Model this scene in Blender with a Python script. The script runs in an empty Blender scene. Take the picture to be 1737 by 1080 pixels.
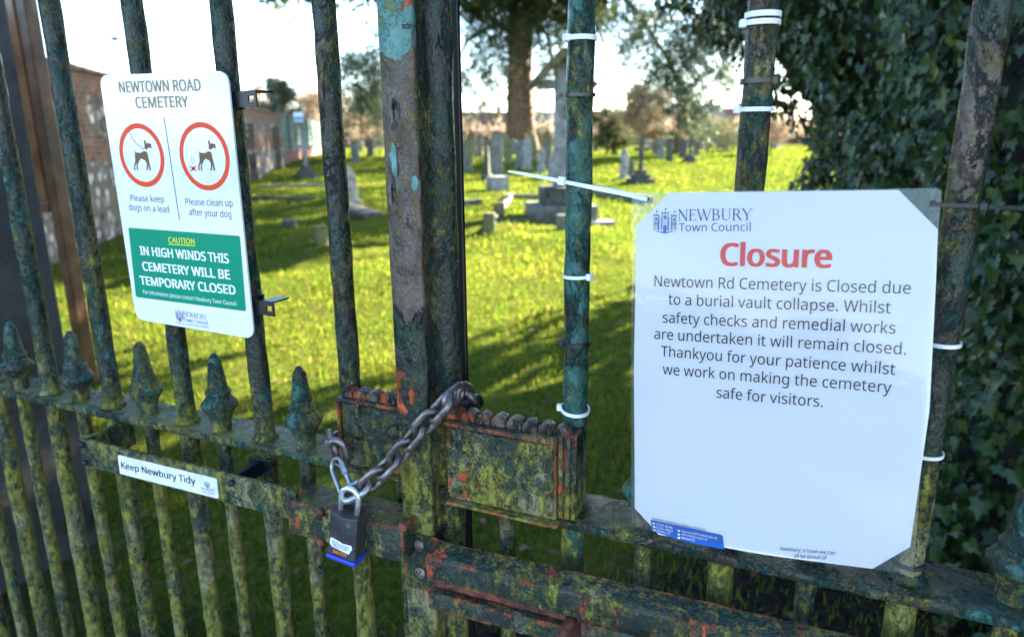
import bpy, bmesh, math, random
import numpy as np
from mathutils import Vector, Matrix

# ------------------------------------------------------------------ camera, world, sun, exposure
SC = bpy.context.scene
COL = SC.collection
R_ = math.radians
FPX, CX, CY = 1189.0, 868.5, 540.0            # focal length in photo pixels (1737 x 1080)
YAW, ROLL, PITCH = R_(24), R_(-0.45), math.atan((540 - 232) / 1189.0)
CAM = np.array([0.0, -0.6, 1.5])
Fv = np.array([-math.sin(YAW) * math.cos(PITCH), math.cos(YAW) * math.cos(PITCH), -math.sin(PITCH)])
_R = np.array([math.cos(YAW), math.sin(YAW), 0.0])
_U = np.cross(_R, Fv)
Rv = math.cos(ROLL) * _R + math.sin(ROLL) * _U
Uv = -math.sin(ROLL) * _R + math.cos(ROLL) * _U

cam_d = bpy.data.cameras.new('camera')
cam = bpy.data.objects.new('camera', cam_d)
COL.objects.link(cam)
cam.matrix_world = Matrix(((Rv[0], Uv[0], -Fv[0], CAM[0]), (Rv[1], Uv[1], -Fv[1], CAM[1]),
                           (Rv[2], Uv[2], -Fv[2], CAM[2]), (0, 0, 0, 1)))
cam_d.sensor_width = 36.0
cam_d.lens = FPX / 1737 * 36.0
cam_d.clip_start = 0.05
cam_d.clip_end = 1200
cam_d.dof.use_dof = True
cam_d.dof.focus_distance = 0.66
cam_d.dof.aperture_fstop = 6.3
SC.camera = cam

SUN_AZ, SUN_EL = R_(19.0), R_(21.0)            # azimuth clockwise from +Y
w = bpy.data.worlds.new('World')
SC.world = w
w.use_nodes = True
wn = w.node_tree
bg = wn.nodes['Background']
sky = wn.nodes.new('ShaderNodeTexSky')
sky.sky_type = 'NISHITA'
sky.sun_disc = False
sky.sun_elevation = SUN_EL
sky.sun_rotation = SUN_AZ
sky.air_density = 1.0
sky.dust_density = 0.3
sky.ozone_density = 3.0
wn.links.new(sky.outputs[0], bg.inputs['Color'])
bg.inputs['Strength'].default_value = 0.075
sd = bpy.data.lights.new('sun', 'SUN')
sd.energy = 5.0
sd.angle = R_(0.55)
sd.color = (1.0, 0.90, 0.74)
so = bpy.data.objects.new('sun', sd)
COL.objects.link(so)
SUNV = Vector((math.sin(SUN_AZ) * math.cos(SUN_EL), math.cos(SUN_AZ) * math.cos(SUN_EL), math.sin(SUN_EL)))
so.rotation_euler = SUNV.to_track_quat('Z', 'Y').to_euler()
so.location = (5, 30, 20)
SC.view_settings.view_transform = 'Standard'
SC.view_settings.look = 'None'
SC.view_settings.gamma = 1
SC.view_settings.exposure = 3.5
SC.render.engine = 'CYCLES'
SC.cycles.use_denoising = True
SC.cycles.max_bounces = 8
SC.cycles.transparent_max_bounces = 24

# ------------------------------------------------------------------ measuring helpers
def ray(px, py):
    return Fv + Rv * (px - CX) / FPX - Uv * (py - CY) / FPX
def aty(px, py, y=0.0):
    d = ray(px, py)
    return CAM + d * ((y - CAM[1]) / d[1])
def atd(px, py, dist):
    return CAM + ray(px, py) * dist
def ground_z(x, y):
    d = np.sqrt(np.asarray(x, float) ** 2 + np.asarray(y, float) ** 2)
    t = np.clip((d - 9) / 30, 0, 1)
    h = 0.0
    for mx, my, mh, ms in ((-6.7, 7.3, 0.26, 0.50), (-5.7, 10.0, 0.18, 0.9), (-9.5, 12.5, 0.20, 1.1), (-3.2, 8.6, 0.12, 0.9), (-4.2, 5.6, 0.09, 0.6), (-7.4, 9.6, -0.10, 0.8)):
        h = h + mh * np.exp(-((np.asarray(x) - mx) ** 2 + (np.asarray(y) - my) ** 2) / (2 * ms * ms))
    return h + 0.5 * t * t * (3 - 2 * t) + 0.035 * np.sin(np.asarray(x) * 0.9 + 1) * np.sin(np.asarray(y) * 0.7) * np.clip(d / 6, 0, 1)
def atg(px, py):
    z = 0.0
    for _ in range(25):
        d = ray(px, py)
        p = CAM + d * ((z - CAM[2]) / d[2])
        z = 0.5 * z + 0.5 * float(ground_z(p[0], p[1]))
    p[2] = float(ground_z(p[0], p[1]))
    return p
def dist_of(p):
    return float((np.array(p) - CAM) @ Fv)

# ------------------------------------------------------------------ object helpers
def tag(o, label=None, cat=None, group=None, kind=None):
    if label: o['label'] = label
    if cat: o['category'] = cat
    if group: o['group'] = group
    if kind: o['kind'] = kind
    return o
def thing(name, label, cat, loc=(0, 0, 0), group=None, rz=0.0):
    o = bpy.data.objects.new(name, None)
    o.empty_display_size = 0.1
    COL.objects.link(o)
    o.location = loc
    o.rotation_euler.z = rz
    o['base'] = [float(v) for v in loc]
    return tag(o, label, cat, group)
def finish(me, mat, smooth):
    if mat: me.materials.append(mat)
    if smooth is True:
        for p in me.polygons: p.use_smooth = True
    elif smooth:
        for p in me.polygons: p.use_smooth = True
        me.set_sharp_from_angle(angle=R_(smooth))
def obj(name, bm, mat, parent=None, smooth=35, local=False):
    """one mesh object; vertices are in world space unless local is set"""
    if isinstance(bm, bmesh.types.BMesh):
        me = bpy.data.meshes.new(name)
        bm.normal_update()
        bm.to_mesh(me)
        bm.free()
    else:
        me = bm
    finish(me, mat, smooth)
    o = bpy.data.objects.new(name, me)
    COL.objects.link(o)
    if parent:
        o.parent = parent
        if not local:
            q = parent
            off = Vector((0, 0, 0))
            while q is not None:
                off -= q.location
                q = q.parent
            o.location = off
    return o
def np_mesh(name, V, F, cols=None):
    """V (n,3); F (m,k) all the same k"""
    me = bpy.data.meshes.new(name)
    V = np.ascontiguousarray(V, dtype=np.float32)
    F = np.ascontiguousarray(F, dtype=np.int32)
    m, k = F.shape
    me.vertices.add(len(V)); me.vertices.foreach_set('co', V.ravel())
    me.loops.add(m * k); me.loops.foreach_set('vertex_index', F.ravel())
    me.polygons.add(m)
    me.polygons.foreach_set('loop_start', np.arange(0, m * k, k, dtype=np.int32))
    me.update(calc_edges=True)
    if cols is not None:
        a = me.attributes.new('tint', 'FLOAT', 'POINT')
        a.data.foreach_set('value', np.ascontiguousarray(cols, dtype=np.float32))
    me.validate()
    return me
def box(bm, x0, x1, y0, y1, z0, z1, bev=0.0, seg=1, M=None):
    t = bmesh.new()
    bmesh.ops.create_cube(t, size=1)
    for v in t.verts:
        v.co = Vector(((x0 + x1) / 2 + v.co.x * (x1 - x0), (y0 + y1) / 2 + v.co.y * (y1 - y0), (z0 + z1) / 2 + v.co.z * (z1 - z0)))
    if bev:
        bmesh.ops.bevel(t, geom=list(t.edges), offset=bev, segments=seg, affect='EDGES', profile=0.6)
    if M is not None: t.transform(M)
    merge(bm, t)
def merge(bm, t):
    me = bpy.data.meshes.new('tmp')
    t.to_mesh(me); t.free()
    bm.from_mesh(me)
    bpy.data.meshes.remove(me)
def prism(bm, poly, f0, f1, bev=0.0):
    """poly: list of 2d points; f0/f1 map a 2d point to its place on either end"""
    t = bmesh.new()
    a = [t.verts.new(f0(*p)) for p in poly]
    b = [t.verts.new(f1(*p)) for p in poly]
    t.faces.new(a); t.faces.new(b[::-1])
    n = len(poly)
    for i in range(n):
        j = (i + 1) % n
        t.faces.new((a[j], a[i], b[i], b[j]))
    bmesh.ops.recalc_face_normals(t, faces=list(t.faces))
    if bev: bmesh.ops.bevel(t, geom=list(t.edges), offset=bev, segments=1, affect='EDGES')
    merge(bm, t)
def frames(pts):
    pts = [Vector(p) for p in pts]
    out = []
    up = None
    for i, p in enumerate(pts):
        a = pts[max(0, i - 1)]; b = pts[min(len(pts) - 1, i + 1)]
        t = (b - a).normalized()
        if up is None:
            up = Vector((0, 0, 1)) if abs(t.z) < 0.9 else Vector((1, 0, 0))
        u = (up - t * up.dot(t)).normalized()
        up = u
        out.append((p, t, u, t.cross(u)))
    return out
def tube(bm, pts, r, seg=12, closed=False, caps=True, flat=1.0):
    """swept round (or flattened) section along pts; r scalar or per point"""
    n = len(pts)
    rs = r if hasattr(r, '__len__') else [r] * n
    rings = []
    if closed:
        P = [Vector(p) for p in pts]
        c = sum(P, Vector()) / n
        nrm = Vector()
        for i in range(n): nrm += (P[i] - c).cross(P[(i + 1) % n] - c)
        nrm.normalize()
        fr = []
        for i in range(n):
            t = (P[(i + 1) % n] - P[i - 1]).normalized()
            u = nrm
            fr.append((P[i], t, u, t.cross(u)))
    else:
        fr = frames(pts)
    for (p, t, u, v), rr in zip(fr, rs):
        rings.append([bm.verts.new(p + u * (rr * math.cos(2 * math.pi * k / seg)) + v * (rr * flat * math.sin(2 * math.pi * k / seg))) for k in range(seg)])
    m = n if closed else n - 1
    for i in range(m):
        A, B = rings[i], rings[(i + 1) % n]
        for k in range(seg):
            l = (k + 1) % seg
            bm.faces.new((A[k], A[l], B[l], B[k]))
    if caps and not closed:
        bm.faces.new(rings[0][::-1]); bm.faces.new(rings[-1])
def lathe(bm, prof, c=(0, 0, 0), seg=16, axis='Z', rot=0.0):
    c = Vector(c)
    rings = []
    for r, h in prof:
        ring = []
        for k in range(seg):
            a = 2 * math.pi * k / seg + rot
            x, y = max(r, 1e-5) * math.cos(a), max(r, 1e-5) * math.sin(a)
            if axis == 'Z': q = Vector((x, y, h))
            elif axis == 'Y': q = Vector((x, -h, y))
            else: q = Vector((h, x, y))
            ring.append(bm.verts.new(c + q))
        rings.append(ring)
    for A, B in zip(rings, rings[1:]):
        for k in range(seg):
            l = (k + 1) % seg
            bm.faces.new((A[k], A[l], B[l], B[k]))
    bm.faces.new(rings[0][::-1]); bm.faces.new(rings[-1])
def copy_tree(o, parent=None):
    c = o.copy(); COL.objects.link(c)
    if parent: c.parent = parent
    for ch in list(o.children): copy_tree(ch, c)
    return c

# ------------------------------------------------------------------ materials
class NT:
    def __init__(s, name):
        s.m = bpy.data.materials.new(name); s.m.use_nodes = True
        s.t = s.m.node_tree; s.N = s.t.nodes
        s.p = s.N['Principled BSDF']; s.out = s.N['Material Output']
    def n(s, ty, **kw):
        x = s.N.new(ty)
        for k, v in kw.items(): setattr(x, k, v)
        return x
    def put(s, sock, v):
        if hasattr(v, 'is_output'): s.t.links.new(v, sock)
        elif v is not None: sock.default_value = v
    def math(s, op, a, b=0.0, c=None, clamp=False):
        x = s.n('ShaderNodeMath', operation=op, use_clamp=clamp)
        s.put(x.inputs[0], a); s.put(x.inputs[1], b)
        if c is not None: s.put(x.inputs[2], c)
        return x.outputs[0]
    def pos(s, obj_space=False, off=(0, 0, 0), scale=(1, 1, 1)):
        src = s.n('ShaderNodeTexCoord').outputs['Object'] if obj_space else s.n('ShaderNodeNewGeometry').outputs['Position']
        mp = s.n('ShaderNodeMapping')
        mp.inputs['Location'].default_value = off; mp.inputs['Scale'].default_value = scale
        s.t.links.new(src, mp.inputs[0])
        return mp.outputs[0]
    def noise(s, vec, scale, detail=4, rough=0.55, dist=0.0):
        x = s.n('ShaderNodeTexNoise')
        s.put(x.inputs['Vector'], vec); s.put(x.inputs['Scale'], scale); s.put(x.inputs['Detail'], detail)
        s.put(x.inputs['Roughness'], rough); s.put(x.inputs['Distortion'], dist)
        return x.outputs[0]
    def mask(s, f, t, wd=0.03):
        x = s.n('ShaderNodeMapRange', interpolation_type='SMOOTHSTEP')
        s.put(x.inputs[0], f)
        if hasattr(t, 'is_output'):
            s.put(x.inputs[1], s.math('SUBTRACT', t, wd)); s.put(x.inputs[2], s.math('ADD', t, wd))
        else:
            s.put(x.inputs[1], t - wd); s.put(x.inputs[2], t + wd)
        return x.outputs[0]
    def mapr(s, f, a, b, c, d):
        x = s.n('ShaderNodeMapRange')
        for i, v in enumerate((f, a, b, c, d)): s.put(x.inputs[i], v)
        return x.outputs[0]
    def mix(s, f, a, b):
        x = s.n('ShaderNodeMix', data_type='RGBA')
        s.put(x.inputs[0], f)
        for i, v in ((6, a), (7, b)):
            if isinstance(v, tuple) and len(v) == 3: v = v + (1,)
            s.put(x.inputs[i], v)
        return x.outputs[2]
    def bump(s, h, strength=0.5, dist=0.01):
        x = s.n('ShaderNodeBump')
        s.put(x.inputs['Height'], h); x.inputs['Strength'].default_value = strength; x.inputs['Distance'].default_value = dist
        s.t.links.new(x.outputs[0], s.p.inputs['Normal'])
        return x
    def fin(s, col=None, rough=None, spec=None, metal=None):
        if isinstance(col, tuple) and len(col) == 3: col = col + (1,)
        s.put(s.p.inputs['Base Color'], col); s.put(s.p.inputs['Roughness'], rough)
        s.put(s.p.inputs['Specular IOR Level'], spec); s.put(s.p.inputs['Metallic'], metal)
        return s.m

def plain(name, col, rough=0.5, metal=0.0, spec=0.5, var=0.0, scale=20, bump=0.0):
    t = NT(name)
    c = col
    if var:
        n = t.noise(t.pos(), scale, 6)
        c = t.mix(t.mask(n, 0.5, 0.12), tuple(v * (1 - var) for v in col), tuple(min(1, v * (1 + var)) for v in col))
        if bump: t.bump(n, bump, 0.01)
    return t.fin(c, rough, spec, metal)

def iron(name, algae=0.5, brown=0.5, rust=0.6, teal=0.55, edge=0.0, seed=0.0, tealtop=None, browntop=None, zalg=True):
    """old peeling gate paint; the four numbers are noise thresholds, lower means more of it"""
    t = NT(name)
    P = t.pos(off=(seed, seed * 0.7, -seed * 0.3), scale=(1, 1, 0.62))
    z = t.n('ShaderNodeSeparateXYZ'); t.t.links.new(t.n('ShaderNodeNewGeometry').outputs['Position'], z.inputs[0]); z = z.outputs[2]
    base = t.mix(t.mask(t.noise(P, 30, 8, 0.65), 0.5, 0.12), (0.011, 0.028, 0.019), (0.026, 0.025, 0.019))
    mt = t.mask(t.noise(P, 36, 9, 0.76, 0.5), teal, 0.05)
    base = t.mix(mt, base, t.mix(t.mask(t.noise(P, 95, 5), 0.52, 0.12), (0.010, 0.062, 0.053), (0.030, 0.110, 0.092)))
    nb = t.noise(P, 20, 10, 0.74, 0.6)
    if browntop is not None:
        nb = t.math('ADD', nb, t.mapr(z, browntop - 0.08, browntop + 0.10, -0.22, 0.10))
    mb = t.mask(nb, brown, 0.025)
    base = t.mix(mb, base, t.mix(t.mask(t.noise(P, 60, 5), 0.5, 0.15), (0.056, 0.040, 0.031), (0.122, 0.088, 0.068)))
    if tealtop is not None:
        mtt = t.mask(t.math('ADD', z, t.math('MULTIPLY', t.noise(P, 34, 5), 0.05)), tealtop, 0.0006)
        base = t.mix(mtt, base, t.mix(t.mask(t.noise(P, 40, 6), 0.5, 0.12), (0.06, 0.17, 0.145), (0.10, 0.22, 0.19)))
    na = t.math('ADD', t.math('MULTIPLY', t.noise(P, 120, 9, 0.75), 0.60), t.math('MULTIPLY', t.noise(P, 22, 6, 0.6), 0.42))
    if zalg: na = t.math('ADD', na, t.mapr(z, 1.04, 1.28, 0.080, -0.05))
    na = t.math('ADD', na, t.math('MULTIPLY', t.math('SUBTRACT', t.noise(t.pos(off=(seed * 2, 0, 0), scale=(1, 1, 0.10)), 70, 5, 0.6), 0.5), 0.22))
    jd = t.math('MULTIPLY', t.math('ABSOLUTE', t.math('SUBTRACT', z, 1.150)), -38.0)
    na = t.math('ADD', na, t.math('MULTIPLY', t.math('EXPONENT', jd), 0.075))
    gr_ = t.math('SUBTRACT', t.noise(t.pos(), 420, 3, 0.6), 0.5)
    na = t.math('ADD', na, t.math('MULTIPLY', gr_, 0.30))
    ma = t.mask(na, algae, 0.075)
    ac = t.mix(t.mask(t.noise(P, 120, 5, 0.7), 0.5, 0.14), (0.092, 0.092, 0.008), (0.230, 0.208, 0.032))
    ac = t.mix(t.mask(t.noise(P, 26, 5), 0.56, 0.08), ac, (0.22, 0.195, 0.095))
    base = t.mix(ma, base, ac)
    # hairline cracks where the paint lifts
    vo = t.n('ShaderNodeTexVoronoi', feature='DISTANCE_TO_EDGE'); vo.inputs['Scale'].default_value = 130
    vm = t.n('ShaderNodeVectorMath', operation='ADD'); sc_ = t.n('ShaderNodeVectorMath', operation='SCALE'); sc_.inputs['Scale'].default_value = 0.03
    nz = t.n('ShaderNodeTexNoise'); nz.inputs['Scale'].default_value = 60; nz.inputs['Detail'].default_value = 4; t.t.links.new(P, nz.inputs['Vector'])
    t.t.links.new(nz.outputs['Color'], sc_.inputs[0]); t.t.links.new(P, vm.inputs[0]); t.t.links.new(sc_.outputs[0], vm.inputs[1]); t.t.links.new(vm.outputs[0], vo.inputs['Vector'])
    ck = t.math('MULTIPLY', t.math('SUBTRACT', 1.0, t.mask(vo.outputs['Distance'], 0.03, 0.03)), t.mask(t.noise(P, 26, 6, 0.6), 0.57, 0.04))
    base = t.mix(t.math('MULTIPLY', ck, 0.6), base, (0.006, 0.008, 0.007))
    # rust: spots of their own, and worn edges
    nr = t.noise(P, 30, 8, 0.66, 0.4)
    mr = t.mask(nr, rust, 0.012)
    if edge:
        bv = t.n('ShaderNodeBevel'); bv.samples = 4; bv.inputs['Radius'].default_value = edge
        dt = t.n('ShaderNodeVectorMath', operation='DOT_PRODUCT')
        t.t.links.new(bv.outputs[0], dt.inputs[0]); t.t.links.new(t.n('ShaderNodeNewGeometry').outputs['Normal'], dt.inputs[1])
        e = t.math('SUBTRACT', 1.0, dt.outputs['Value'])
        e = t.math('MULTIPLY', t.mask(e, 0.05, 0.03), t.mask(t.noise(P, 38, 9, 0.75), 0.50, 0.03))
        mr = t.math('MAXIMUM', mr, e)
    rc = t.mix(t.mask(t.noise(P, 50, 5), 0.5, 0.12), (0.22, 0.035, 0.014), (0.52, 0.095, 0.030))
    base = t.mix(mr, base, rc)
    rough = t.math('ADD', 0.15, t.math('MULTIPLY', t.math('MAXIMUM', ma, mr), 0.5))
    rough = t.math('ADD', rough, t.math('MULTIPLY', t.noise(P, 35, 4), 0.16))
    h = t.math('ADD', t.math('MULTIPLY', t.noise(P, 110, 6, 0.6), 0.5), t.math('MULTIPLY', t.noise(P, 300, 4, 0.6), 0.25))
    h = t.math('ADD', h, t.math('MULTIPLY', mb, 0.6))
    h = t.math('ADD', h, t.math('MULTIPLY', mt, 0.35))
    h = t.math('ADD', h, t.math('MULTIPLY', ma, 0.22))
    h = t.math('SUBTRACT', h, t.math('MULTIPLY', mr, 0.3))
    h = t.math('ADD', h, t.math('MULTIPLY', t.noise(P, 120, 4, 0.55, 0.25), 0.7))
    t.bump(h, 1.0, 0.0042)
    return t.fin(base, rough, 0.38)

def leafy(name, c0, c1, c2, trans=0.35, rough=0.5, spec=0.4):
    """leaf material: colour by the leaf's own random tint, light passing through thin leaves"""
    t = NT(name)
    a = t.n('ShaderNodeAttribute'); a.attribute_name = 'tint'
    r = t.n('ShaderNodeValToRGB')
    r.color_ramp.elements[0].color = c0 + (1,); r.color_ramp.elements[1].color = c2 + (1,)
    e = r.color_ramp.elements.new(0.5); e.color = c1 + (1,)
    t.t.links.new(a.outputs['Fac'], r.inputs[0])
    t.fin(r.outputs[0], rough, spec)
    if trans:
        tr = t.n('ShaderNodeBsdfTranslucent'); t.t.links.new(r.outputs[0], tr.inputs[0])
        mx = t.n('ShaderNodeMixShader'); mx.inputs[0].default_value = trans
        t.t.links.new(t.p.outputs[0], mx.inputs[1]); t.t.links.new(tr.outputs[0], mx.inputs[2])
        t.t.links.new(mx.outputs[0], t.out.inputs[0])
    return t.m

def stone(name, c0, c1, lich=0.6, scale=6):
    t = NT(name)
    P = t.pos()
    n = t.noise(P, scale, 8, 0.65)
    c = t.mix(t.mask(n, 0.5, 0.14), c0, c1)
    c = t.mix(t.mask(t.noise(P, scale * 2.3, 6, 0.6), lich, 0.05), c, (0.20, 0.19, 0.07))
    c = t.mix(t.mask(t.noise(P, scale * 1.3, 5), 0.62, 0.08), c, tuple(v * 0.35 for v in c0))
    t.bump(t.noise(P, scale * 8, 6), 0.5, 0.02)
    return t.fin(c, 0.85, 0.3)
# ------------------------------------------------------------------ ground, grass
rng = np.random.default_rng(11)
FWD = math.atan2(Fv[1], Fv[0])

def ground_mat():
    t = NT('ground_mat')
    P = t.pos()
    s = t.n('ShaderNodeSeparateXYZ'); t.t.links.new(P, s.inputs[0])
    g = t.mix(t.mask(t.noise(P, 2.2, 6), 0.5, 0.14), (0.028, 0.058, 0.008), (0.082, 0.110, 0.014))
    g = t.mix(t.mask(t.noise(P, 26, 8, 0.7), 0.5, 0.14), g, (0.150, 0.140, 0.030))
    soil = t.mix(t.mask(t.noise(P, 30, 8, 0.7), 0.5, 0.12), (0.014, 0.012, 0.009), (0.040, 0.034, 0.026))
    # bare trodden earth just inside the gate and under the ivy
    e = t.math('ADD', s.outputs[1], t.math('MULTIPLY', t.noise(P, 1.6, 6, 0.6), 1.6))
    e = t.math('SUBTRACT', e, t.math('MULTIPLY', t.mapr(s.outputs[0], -1.4, 0.0, 0.0, 1.0), 1.5))
    m = t.mask(e, 1.55, 0.4)
    c = t.mix(m, soil, g)
    t.bump(t.noise(P, 40, 8, 0.7), 0.7, 0.03)
    return t.fin(c, 0.95, 0.0)
ns, na = 70, 160
rr = np.concatenate([[0.02], np.geomspace(0.25, 700, ns)])
aa = np.linspace(0, 2 * np.pi, na, endpoint=False)
GX = rr[:, None] * np.cos(aa)[None, :]; GY = rr[:, None] * np.sin(aa)[None, :]
GZ = ground_z(GX, GY)
idx = np.arange((ns + 1) * na).reshape(ns + 1, na)
F = np.stack([idx[:-1], np.roll(idx, -1, 1)[:-1], np.roll(idx, -1, 1)[1:], idx[1:]], -1)[..., ::-1].reshape(-1, 4)
F = F[:, ::-1]
me = np_mesh('ground', np.stack([GX, GY, GZ], -1).reshape(-1, 3), F)
g = obj('ground', me, ground_mat(), smooth=True)
tag(g, 'grassy cemetery ground with trodden earth by the gate', 'ground', kind='structure')

def pave_mat():
    t = NT('pavement_mat'); P = t.pos()
    c = t.mix(t.mask(t.noise(P, 120, 4, 0.7), 0.5, 0.1), (0.30, 0.285, 0.265), (0.46, 0.44, 0.41))
    c = t.mix(t.mask(t.noise(P, 2.0, 6), 0.58, 0.1), c, (0.22, 0.21, 0.195))
    t.bump(t.noise(P, 160, 4), 0.5, 0.004); return t.fin(c, 0.9, 0.2)
xs = np.linspace(-9, 7, 33); ys = np.linspace(-9, -0.15, 19)
PX_, PY_ = np.meshgrid(xs, ys, indexing='ij'); PZ_ = ground_z(PX_, PY_) + 0.03
ii = np.arange(33 * 19).reshape(33, 19)
F = np.stack([ii[:-1, :-1], ii[1:, :-1], ii[1:, 1:], ii[:-1, 1:]], -1).reshape(-1, 4)
o = obj('pavement', np_mesh('pavement', np.stack([PX_, PY_, PZ_], -1).reshape(-1, 3), F), pave_mat(), smooth=True)
tag(o, 'pale paved footway outside the gate', 'pavement', kind='structure')

def blades(P, h, wd, tint, lean=0.55):
    n = len(P)
    a = rng.uniform(0, 2 * np.pi, n)
    side = np.stack([np.cos(a), np.sin(a), np.zeros(n)], 1)
    b = rng.uniform(0, 2 * np.pi, n)
    ln = np.abs(rng.normal(0, lean, n))
    d = np.stack([np.cos(b) * ln, np.sin(b) * ln, np.ones(n)], 1)
    d /= np.linalg.norm(d, axis=1)[:, None]
    d2 = d.copy(); d2[:, :2] *= 1.9; d2[:, 2] *= 0.75
    d2 /= np.linalg.norm(d2, axis=1)[:, None]
    m = P + d * (h * 0.55)[:, None]
    t = m + d2 * (h * 0.5)[:, None]
    w2 = side * (wd * 0.5)[:, None]
    V = np.stack([P - w2, P + w2, m + w2 * 0.8, m - w2 * 0.8, t], 1).reshape(-1, 3)
    o = (np.arange(n) * 5)[:, None]
    F = np.concatenate([o + np.array([[0, 1, 2]]), o + np.array([[0, 2, 3]]), o + np.array([[3, 2, 4]])], 0)
    return V, F, np.repeat(tint, 5)
N = 210000
r = np.exp(rng.uniform(math.log(0.95), math.log(60), N))
an = FWD + rng.uniform(-0.90, 0.80, N)
X, Y = CAM[0] + r * np.cos(an), CAM[1] + r * np.sin(an)
clump = np.sin(X * 3.1 + 1.3 * np.sin(Y * 2.3)) * np.sin(Y * 3.7 + np.sin(X * 2.9))
earth = (Y + 0.9 * (0.5 + 0.5 * np.sin(X * 2.3) * np.sin(Y * 1.9 + X)) - 1.5 * np.clip((X + 1.4) / 1.4, 0, 1)) < 0.95
keep = (Y > 0.12) & (~earth | (rng.random(N) < 0.22)) & ~((X < -2.3) & (Y < 1.05))
X, Y, r, clump = X[keep], Y[keep], r[keep], clump[keep]
n = len(X)
h = (0.024 + 0.026 * rng.random(n)) * (1 + 0.35 * clump) * (1 + 0.05 * np.minimum(r, 16))
wd = np.maximum(0.0026, 0.0014 * r) * rng.uniform(0.7, 1.4, n)
P = np.stack([X, Y, ground_z(X, Y) - 0.004], 1)
straw = np.clip(np.sin(X * 0.7 + 2 * np.sin(Y * 0.4)) * np.sin(Y * 0.9 + X * 0.3) - 0.35, 0, 1)
tint = np.clip(0.46 + 0.18 * clump + 0.35 * straw + rng.normal(0, 0.22, n), 0, 1)
V, F, T = blades(P, h, wd, tint)
grass_m = leafy('grass_blade', (0.026, 0.080, 0.007), (0.098, 0.165, 0.012), (0.310, 0.295, 0.036), 0.60, 0.8, 0.0)
o = obj('grass', np_mesh('grass', V, F, T), grass_m, smooth=False)
tag(o, 'rough yellow green grass over the cemetery', 'grass', kind='stuff')
# fallen leaves
n = 560
r = np.exp(rng.uniform(math.log(1.1), math.log(14), n)); an = FWD + rng.uniform(-0.85, 0.75, n)
X, Y = CAM[0] + r * np.cos(an), CAM[1] + r * np.sin(an)
k = (Y > 0.15) & ~((X < -2.3) & (Y < 1.05)); X, Y = X[k], Y[k]; n = len(X)
out = np.array([(0, -1), (.45, -.55), (.55, 0), (.3, .6), (0, 1.1), (-.3, .6), (-.55, 0), (-.45, -.55)])
a = rng.uniform(0, 6.28, n); s = rng.uniform(0.014, 0.032, n)
V = np.zeros((n, 8, 3))
V[:, :, 0] = X[:, None] + s[:, None] * (np.cos(a)[:, None] * out[None, :, 0] - np.sin(a)[:, None] * out[None, :, 1])
V[:, :, 1] = Y[:, None] + s[:, None] * (np.sin(a)[:, None] * out[None, :, 0] + np.cos(a)[:, None] * out[None, :, 1])
V[:, :, 2] = ground_z(X, Y)[:, None] + 0.03 + s[:, None] * 0.5 * (np.abs(out[None, :, 0]) + rng.normal(0, 0.25, (n, 8)))
F = np.arange(n * 8).reshape(n, 8)
o = obj('fallen_leaves', np_mesh('fallen_leaves', V.reshape(-1, 3), F, np.repeat(rng.random(n), 8)),
        leafy('dead_leaf', (0.085, 0.038, 0.014), (0.17, 0.080, 0.030), (0.27, 0.15, 0.065), 0.2, 0.7), smooth=False)
tag(o, 'scattered brown dead leaves lying on the earth and grass', 'leaves', kind='stuff')

# ------------------------------------------------------------------ foliage generators
def leaf_cards(P, nrm, size, shape, tint, roll=None, fold=0.0, up=(0, 0, -1)):
    """flat leaf outlines (shape: k x 2, tip along +v) set at P facing nrm, tips pointing along 'up' more or less"""
    n, k = len(P), len(shape)
    nrm = nrm / np.linalg.norm(nrm, axis=1)[:, None]
    u0 = np.tile(np.array(up, float), (n, 1)) + rng.normal(0, 0.45, (n, 3))
    v = u0 - nrm * np.sum(u0 * nrm, 1)[:, None]; v /= np.linalg.norm(v, axis=1)[:, None]
    u = np.cross(nrm, v)
    sx, sy = shape[:, 0], shape[:, 1]
    V = P[:, None, :] + size[:, None, None] * (u[:, None, :] * sx[None, :, None] + v[:, None, :] * sy[None, :, None]
        + nrm[:, None, :] * (fold * (np.abs(sx) - 0.2 - 0.35 * sy ** 2))[None, :, None])
    c = np.arange(n)[:, None] * k
    F = np.concatenate([c + np.array([[0, i, i + 1 if i + 1 < k else 1]]) for i in range(1, k)], 0)
    return V.reshape(-1, 3), F, np.repeat(tint, k)
IVY = np.array([(0, 0.1), (0, -0.18), (.28, -.38), (.62, -.20), (.42, .12), (.50, .42), (.22, .46), (0, 1.0), (-.22, .46), (-.50, .42), (-.42, .12), (-.62, -.20), (-.28, -.38)]) * 0.8
DIAM = np.array([(0, 0.3), (0, -0.6), (.33, 0.1), (0, 1.0), (-.33, 0.1)]) * 0.7
def rand_dir(n):
    v = rng.normal(0, 1, (n, 3)); return v / np.linalg.norm(v, axis=1)[:, None]
def needles(C, spread, per, ln, wd, droop):
    """sprays: at each centre a bunch of thin pointed triangles"""
    n = len(C)
    P = np.repeat(C, per, 0) + rng.normal(0, 1, (n * per, 3)) * np.repeat(spread, per)[:, None] * np.array([1, 1, 0.7])
    d = rand_dir(n * per); d[:, 2] -= droop; d /= np.linalg.norm(d, axis=1)[:, None]
    s = np.cross(d, rand_dir(n * per)); s /= np.linalg.norm(s, axis=1)[:, None] + 1e-6
    L = ln * rng.uniform(0.6, 1.3, n * per); W = wd * rng.uniform(0.6, 1.3, n * per)
    V = np.stack([P - s * (W / 2)[:, None], P + s * (W / 2)[:, None], P + d * L[:, None]], 1).reshape(-1, 3)
    F = np.arange(n * per * 3).reshape(-1, 3)
    t = np.clip(np.repeat(rng.normal(0.45, 0.2, n), per) + rng.normal(0, 0.12, n * per), 0, 1)
    return V, F, np.repeat(t, 3)
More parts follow.
